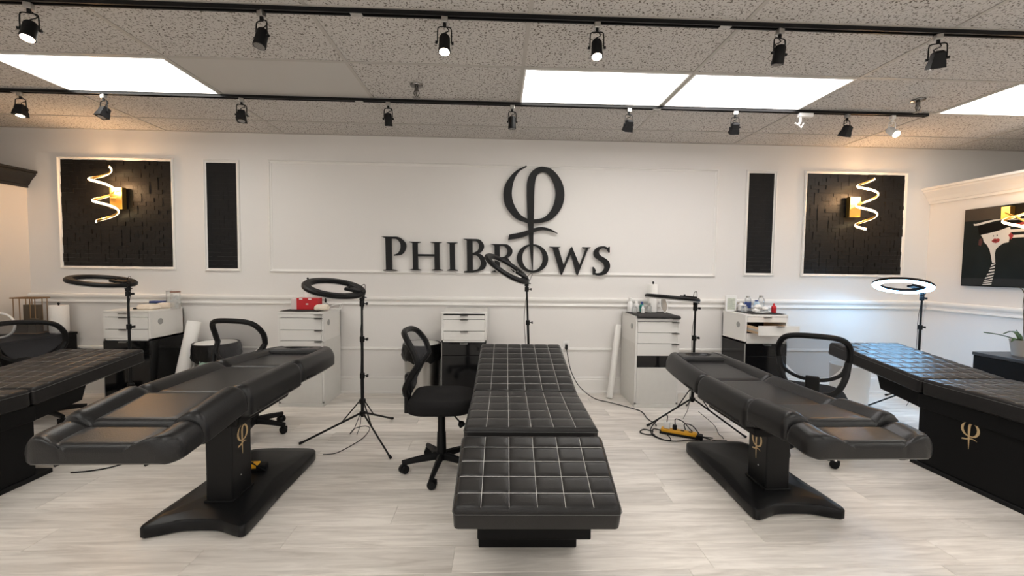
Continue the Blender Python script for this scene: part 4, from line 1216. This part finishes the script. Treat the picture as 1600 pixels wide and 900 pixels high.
# ================================================================== ITEMS ON THE CABINETS
def bottle(name, label, cat, x, y, z, prof, m, cap=None, capm=None, group=None):
    t = thing(name, label, cat, (x, y, z), 0, group)
    obj('body', MB().lathe(prof, 18), m, t, smooth=True)
    if cap: obj('cap', MB().lathe(cap, 14), capm or PLASTIC, t, smooth=True)
    return t
def cloth(label, x0, x1, y0, y1, z, ang=0.0, drop=0.0):
    mb = MB(); n = 14
    for j in range(n + 1):
        for i in range(n + 1):
            u, v = i / n, j / n
            x = x0 + (x1 - x0) * u; y = y0 + (y1 - y0) * v
            zz = z + .004 + .0018 * sin(9 * u + 5 * v)
            if drop and y < drop[0]: zz = z + .004 - (drop[0] - y) * drop[1]; y = drop[0] - .005
            mb.v.append((x, y, zz))
    for j in range(n):
        for i in range(n):
            a = j * (n + 1) + i; mb.f.append((a, a + 1, a + n + 2, a + n + 1))
    o = obj('towel_mat', mb, mat('dark_towel', (.03, .028, .028), .95, bump=(250, .4)), None, smooth=True)
    sd = o.modifiers.new('thickness', 'SOLIDIFY'); sd.thickness = .003; sd.offset = 1
    return tag(o, label, 'mat')
Z1, Z2, Z4, Z5 = .938, .938, .925, .945
cloth('dark mat under the red box', -2.115, -1.75, 4.11, 4.42, Z2)
cloth('dark grey towel over the front edge of the slotted cabinet', 1.405, 1.846, 4.0, 4.45, Z4, drop=(4.052, .45))
cloth('black mat under the crowded bottles on the open cabinet', 2.62, 2.98, 4.12, 4.46, Z5)
# cabinet with red box
t = thing('red_box', 'bright red cardboard box with an open white lid', 'box', (-1.91, 4.25, Z2 + .010))
obj('body', MB().box(-.105, .105, -.01, .10, 0, .115), RED, t, bev=.002)
obj('flap', MB().box(-.165, -.107, .0, .09, 0, .105), mat('pink_card', (.72, .62, .60), .7), t, bev=.002)
obj('white_mark', MB().box(-.012, .012, -.0115, -.0098, .05, .062), PAPER, t)
for x in (-.062, .028): obj('white_tab', MB().box(x - .016, x + .016, -.0115, -.0098, .10, .113), PAPER, t)
def packet(label, x, y, z, sx, sy, sz, m, cat='packet', rz=0.0):
    t = thing('wipes_packet', label, cat, (x, y, z), rz)
    mb, H, _ = cushion(sx, sy, sz, r=sz * .45, side_r=sz * .6, rc=(.02, .02))
    obj('pouch', mb, m, t, smooth=True, loc=(0, -sy / 2, 0))
    obj('flap', MB().box(-sx * .22, sx * .22, -sy * .22, sy * .22, sz * .985, sz * 1.05), WHITEP, t, bev=.002)
    return t
packet('cream wipes packet in front of the red box', -1.745, 4.20, Z2 + .012, .14, .10, .055, CREAM, rz=.3)
packet('cream wipes packet on the far left cabinet', -3.46, 4.24, Z1 + .001, .17, .11, .05, CREAM, rz=-.1)
packet('cream wipes packet behind another on the far left cabinet', -3.405, 4.37, Z1 + .001, .14, .10, .055, CREAM, rz=.2)
t = thing('wire_stand', 'bent white wire stand behind the cream packet', 'stand', (-1.60 - .09, 4.36, Z2))
ws = MB(); ws.tube([(-.07, 0, .004), (.05, 0, .004), (.075, 0, .06), (-.01, 0, .05)], .006, 6, closed=True); ws.tube([(-.07, .06, .004), (.05, .06, .004), (.075, .06, .06), (-.01, .06, .05)], .006, 6, closed=True)
obj('wire', ws, WHITEP, t)
bottle('nail_bottle', 'small clear bottle with black cap by the red box', 'bottle', -1.775, 4.36, Z2, [(.022, 0), (.024, .004), (.024, .06), (.010, .075)], GLASS, [(.010, .075), (.010, .10), (.003, .135)])
JARG = 'glass jars and bottles on the far left cabinet'
jar = lambda h, r: [(r, 0), (r, h), (r - .003, h), (r - .003, .004), (.001, .004)]
bottle('glass_jar', 'tall clear glass jar with steel rim, far left cabinet', 'jar', -3.415, 4.44, Z1, jar(.17, .027), GLASS, [(.028, .17), (.028, .178), (.004, .18)], STEEL, JARG)
bottle('glass_jar', 'wide clear glass jar with brown lid, far left cabinet', 'jar', -3.275, 4.34, Z1, jar(.165, .042), GLASS, [(.044, .165), (.044, .178), (.004, .18)], mat('brown_lid', (.25, .13, .09), .5), JARG)
bottle('pump_bottle', 'clear squat bottle between the glass jars', 'bottle', -3.345, 4.44, Z1, [(.032, 0), (.034, .08), (.02, .10), (.012, .12)], GLASS, [(.013, .12), (.013, .14), (.003, .145)], WHITEP, JARG)
t = thing('marker_case', 'blue pencil case lying behind the cream packets', 'case', (-3.53, 4.44, Z1))
obj('body', MB().box(-.07, .07, -.03, .03, .045, .07), BLUEP, t, bev=.006)
obj('tray', MB().box(-.075, .075, -.035, .035, 0, .044), mat('olive_tray', (.35, .36, .22), .6), t, bev=.003)
t = thing('remote_control', 'small black remote control on the far left cabinet edge', 'remote', (-3.60, 4.28, Z1 + .001), .5)
obj('body', MB().box(-.025, .025, -.06, .06, 0, .014), PLASTIC, t, bev=.004)
obj('button_pad', MB().box(-.015, .015, -.04, .03, .0142, .0165), STEEL, t)
# slotted cabinet
G4 = 'small bottles on the slotted cabinet'
for k, (x, y, h, r, m, cm, nm) in enumerate([(1.46, 4.44, .12, .028, WHITEP, WHITEP, 'white pump bottle at the left corner of slotted cabinet'),
        (1.535, 4.46, .09, .03, WHITEP, PAPER, 'short white tub beside the white pump bottle'), (1.60, 4.47, .085, .024, GREENP, BLUEP, 'teal bottle with blue cap on slotted cabinet'),
        (1.485, 4.36, .07, .026, GLASS, WHITEP, 'small clear jar in front of the white pump bottle'), (1.645, 4.36, .08, .022, GLASS, STEEL, 'clear bottle with grey cap next to the teal bottle'),
        (1.565, 4.34, .06, .02, WHITEP, WHITEP, 'tiny white bottle in front of the teal bottle')]):
    bottle('small_bottle', nm, 'bottle', x, y, Z4 + .008, [(r * .96, 0), (r, .006), (r, h * .8), (r * .5, h * .95)], m, [(r * .55, h * .93), (r * .55, h * 1.25), (r * .3, h * 1.28)], cm, G4)
t = thing('hand_mirror', 'small oval mirror with bent stand on slotted cabinet', 'mirror', (1.80, 4.36, Z4 + .008), .3)
rm = MB(); rm.tube([(.045 * cos(2 * pi * k / 28), .02 * sin(2 * pi * k / 28), .085 + .08 * sin(2 * pi * k / 28)) for k in range(28)], .005, 6, closed=True)
obj('rim', rm, WHITEP, t, smooth=True)
g_ = MB(); g_.v = [(.043 * cos(2 * pi * k / 28), .019 * sin(2 * pi * k / 28), .085 + .077 * sin(2 * pi * k / 28)) for k in range(28)]; g_.f = [tuple(range(28))]
obj('glass', g_, mat('mirror_glass', (.5, .48, .45), .08, 1.0), t)
ht = MB(); ht.tube(crom([(-.02, .0, .17), (-.03, .0, .09), (-.01, 0, .02), (.03, .0, .004)], 5), .007, 6); obj('stand', ht, STEEL, t, smooth=True)
# open cabinet
t = thing('print_holder', 'white framed printed card standing on the open cabinet', 'card holder', (2.585, 4.44, Z5), .05)
obj('frame', MB().box(-.062, .062, 0, .02, 0, .175), WHITEP, t, bev=.003)
obj('card', MB().box(-.046, .046, -.0015, .001, .018, .145), mat('printed_card', (.55, .57, .48), .6, var=(60, .35)), t)
for k in range(7): obj('text_line', MB().box(-.036, .036 - .012 * (k % 3), -.0025, -.0012, .032 + .015 * k, .036 + .015 * k), mat('print_grey', (.30, .33, .27), .7), t)
G5 = 'bottles and jars on the open cabinet'
for (x, y, h, r, m, cm, nm) in [(2.79, 4.47, .15, .033, GLASS, STEEL, 'clear tall bottle with blue label on the open cabinet'), (2.92, 4.44, .155, .034, GLASS, STEEL, 'tall clear jar with thin dark lid on the open cabinet'),
        (2.855, 4.42, .11, .027, mat('pale_blue', (.45, .58, .72), .4), BLUEP, 'pale blue bottle between the tall clear ones'), (2.70, 4.45, .08, .03, WHITEP, WHITEP, 'white tub behind the cotton heap'),
        (2.665, 4.33, .07, .03, GLASS, WHITEP, 'clear pot beside the printed card'), (2.90, 4.33, .05, .022, GLASS, STEEL, 'tiny clear vial left of the red bottle')]:
    b_ = bottle('small_bottle', nm, 'bottle', x, y, Z5 + .008, [(r * .96, 0), (r, .006), (r, h * .82), (r * .6, h * .97)], m, [(r * .62, h * .95), (r * .62, h * 1.08), (r * .3, h * 1.1)], cm, G5)
    if 'blue label' in nm: obj('wrap_label', MB().lathe([(r + .0005, h * .2), (r + .001, h * .22), (r + .001, h * .6), (r + .0005, h * .62)], 18), BLUEP, b_, smooth=True)
bottle('red_bottle', 'small red dropper bottle at the right of the open cabinet', 'bottle', 2.95, 4.27, Z5 + .008, [(.022, 0), (.024, .006), (.024, .062), (.012, .075)], RED, [(.012, .075), (.010, .095), (.004, .10)], RED)
t = thing('cotton_heap', 'heap of white cotton and wrapped swabs on the open cabinet', 'cotton', (2.78, 4.28, Z5 + .008))
for k in range(7):
    r = .022 + .012 * rnd.random(); a = rnd.random() * 6.28; d_ = .05 * rnd.random()
    mb = MB(); mb.lathe([(r * sin(pi * i / 6) + .0005, r * .75 * (1 - cos(pi * i / 6))) for i in range(7)], 12, (d_ * cos(a) * 1.6, d_ * sin(a), .018 * (k % 3)))
    obj('cotton_ball', mb, PAPER, t, smooth=True)
for k in range(3):
    mb = MB(); mb.tube([(-.06 + .03 * k, -.05 - .01 * k, .006), (.06 + .03 * k, -.06 + .012 * k, .008)], .006, 6); obj('swab', mb, WHITEP, t)

# ================================================================== OUTLET, CABLES, POWER STRIPS
t = thing('wall_outlet', 'white wall outlet with two plugged black cords', 'outlet', (.785, YW, .53))
obj('cover_plate', MB().box(-.036, .036, -.007, 0, -.058, .058), WHITEP, t, bev=.002)
for z in (-.022, .022): obj('socket', MB().box(-.016, .016, -.009, -.006, z - .014, z + .014), mat('socket_grey', (.55, .54, .52), .5), t)
obj('plug', MB().box(-.013, .013, -.040, -.009, -.034, .020), PLASTIC, t, bev=.004)
def cable(label, pts, r=.0045, n=8, name='power_cable'):
    mb = MB(); mb.tube(crom(pts, n), r, 6)
    return tag(obj(name, mb, PLASTIC, None, smooth=True), label, 'cable', 'loose cables on the floor')
cable('black power cord from wall outlet to the floor beside slotted cabinet', [(.785, YW - .035, .515), (.795, YW - .05, .44), (.83, 4.46, .27), (.91, 4.40, .12), (1.05, 4.30, .02), (1.20, 4.20, .006), (1.36, 4.03, .006), (1.43, 3.92, .006), (1.42, 3.74, .006), (1.44, 3.60, .006), (1.43, 3.56, .006)])
cable('thin black cord loop below the left ring light', [(-1.085, 3.31, .20), (-1.15, 3.36, .06), (-1.20, 3.41, .004), (-1.20, 3.52, .004), (-1.13, 3.58, .004), (-1.07, 3.52, .004), (-1.065, 3.33, .004), (-1.115, 3.17, .004), (-1.17, 3.06, .004), (-1.225, 3.035, .004), (-1.262, 3.03, .004)], .003)
cable('black cord on the floor beside the left edge bed', [(-2.80, 2.78, .004), (-2.70, 2.80, .004), (-2.60, 2.86, .004), (-2.52, 3.0, .004), (-2.5, 3.2, .004)], .005)
cable('thin black cord under the right edge bed', [(3.86, 3.90, .004), (3.66, 3.82, .004), (3.45, 3.62, .004), (3.30, 3.50, .004), (3.22, 3.3, .004)], .003)
cable('thin black cord from right ring light down to the power strip', [(1.86, 3.66, .10), (1.93, 3.52, .03), (1.90, 3.38, .004), (1.90, 3.33, .004), (1.885, 3.28, .004)], .003)

def power_strip(label, loc, rz, cords):
    t = thing('power_strip', label, 'power strip', loc, rz, 'yellow power strips')
    obj('base', MB().box(-.15, .15, -.034, .034, 0, .018), PLASTIC, t, bev=.004)
    obj('body', MB().box(-.14, .14, -.028, .028, .018, .046), YELLOW, t, bev=.006)
    for k in range(4):
        x = -.095 + .062 * k
        obj('socket', MB().box(x - .014, x + .014, -.012, .012, .0455, .0475), PLASTIC, t)
    obj('end_block', MB().box(.13, .185, -.03, .03, .0, .038), PLASTIC, t, bev=.006)
    pg = MB(); pg.box(-.12, -.07, -.022, .022, .0478, .10); obj('adapter_plug', pg, WHITEP, t, bev=.006)
    pg = MB(); pg.box(-.05, -.015, -.015, .015, .0478, .085); obj('black_plug', pg, PLASTIC, t, bev=.005)
    for pts in cords:
        mb = MB(); mb.tube(crom(pts, 7), .0045, 6); obj('cord', mb, PLASTIC, t, smooth=True)
    return t
power_strip('yellow power strip with tangled cords by the right tripod', (1.545, 3.36, 0), radians(-28),
    [[(-.095, 0, .10), (-.10, .05, .14), (-.16, .06, .10), (-.22, .0, .03), (-.20, -.10, .005), (-.12, -.16, .005), (-.05, -.14, .005), (-.09, -.06, .02)],
     [(-.15, 0, .02), (-.20, -.03, .03), (-.19, -.10, .008), (-.10, -.17, .008), (-.02, -.16, .008), (.08, -.09, .008), (.16, -.06, .008), (.24, -.02, .008)],
     [(-.03, 0, .085), (-.03, .05, .12), (.03, .09, .09), (.10, .07, .03), (.17, .05, .006), (.26, .06, .006)],
     [(.18, 0, .02), (.26, .01, .006), (.32, .03, .006), (.36, .05, .006)], [(.05, .03, .045), (.04, .07, .08), (.10, .09, .07), (.16, .05, .02)],
     [(-.2, -.02, .006), (-.28, -.01, .006), (-.30, -.09, .006), (-.24, -.12, .006), (-.18, -.09, .006)]])
power_strip('yellow power strip lying on the left pedestal base plate', (-1.645, 2.63, .081), radians(8),
    [[(-.03, 0, .085), (-.02, .03, .10), (.02, .045, .06), (.06, .05, .01), (.14, .045, .006)], [(.05, 0, .046), (.06, .0, .07), (.11, -.02, .05), (.19, -.035, .006)]])
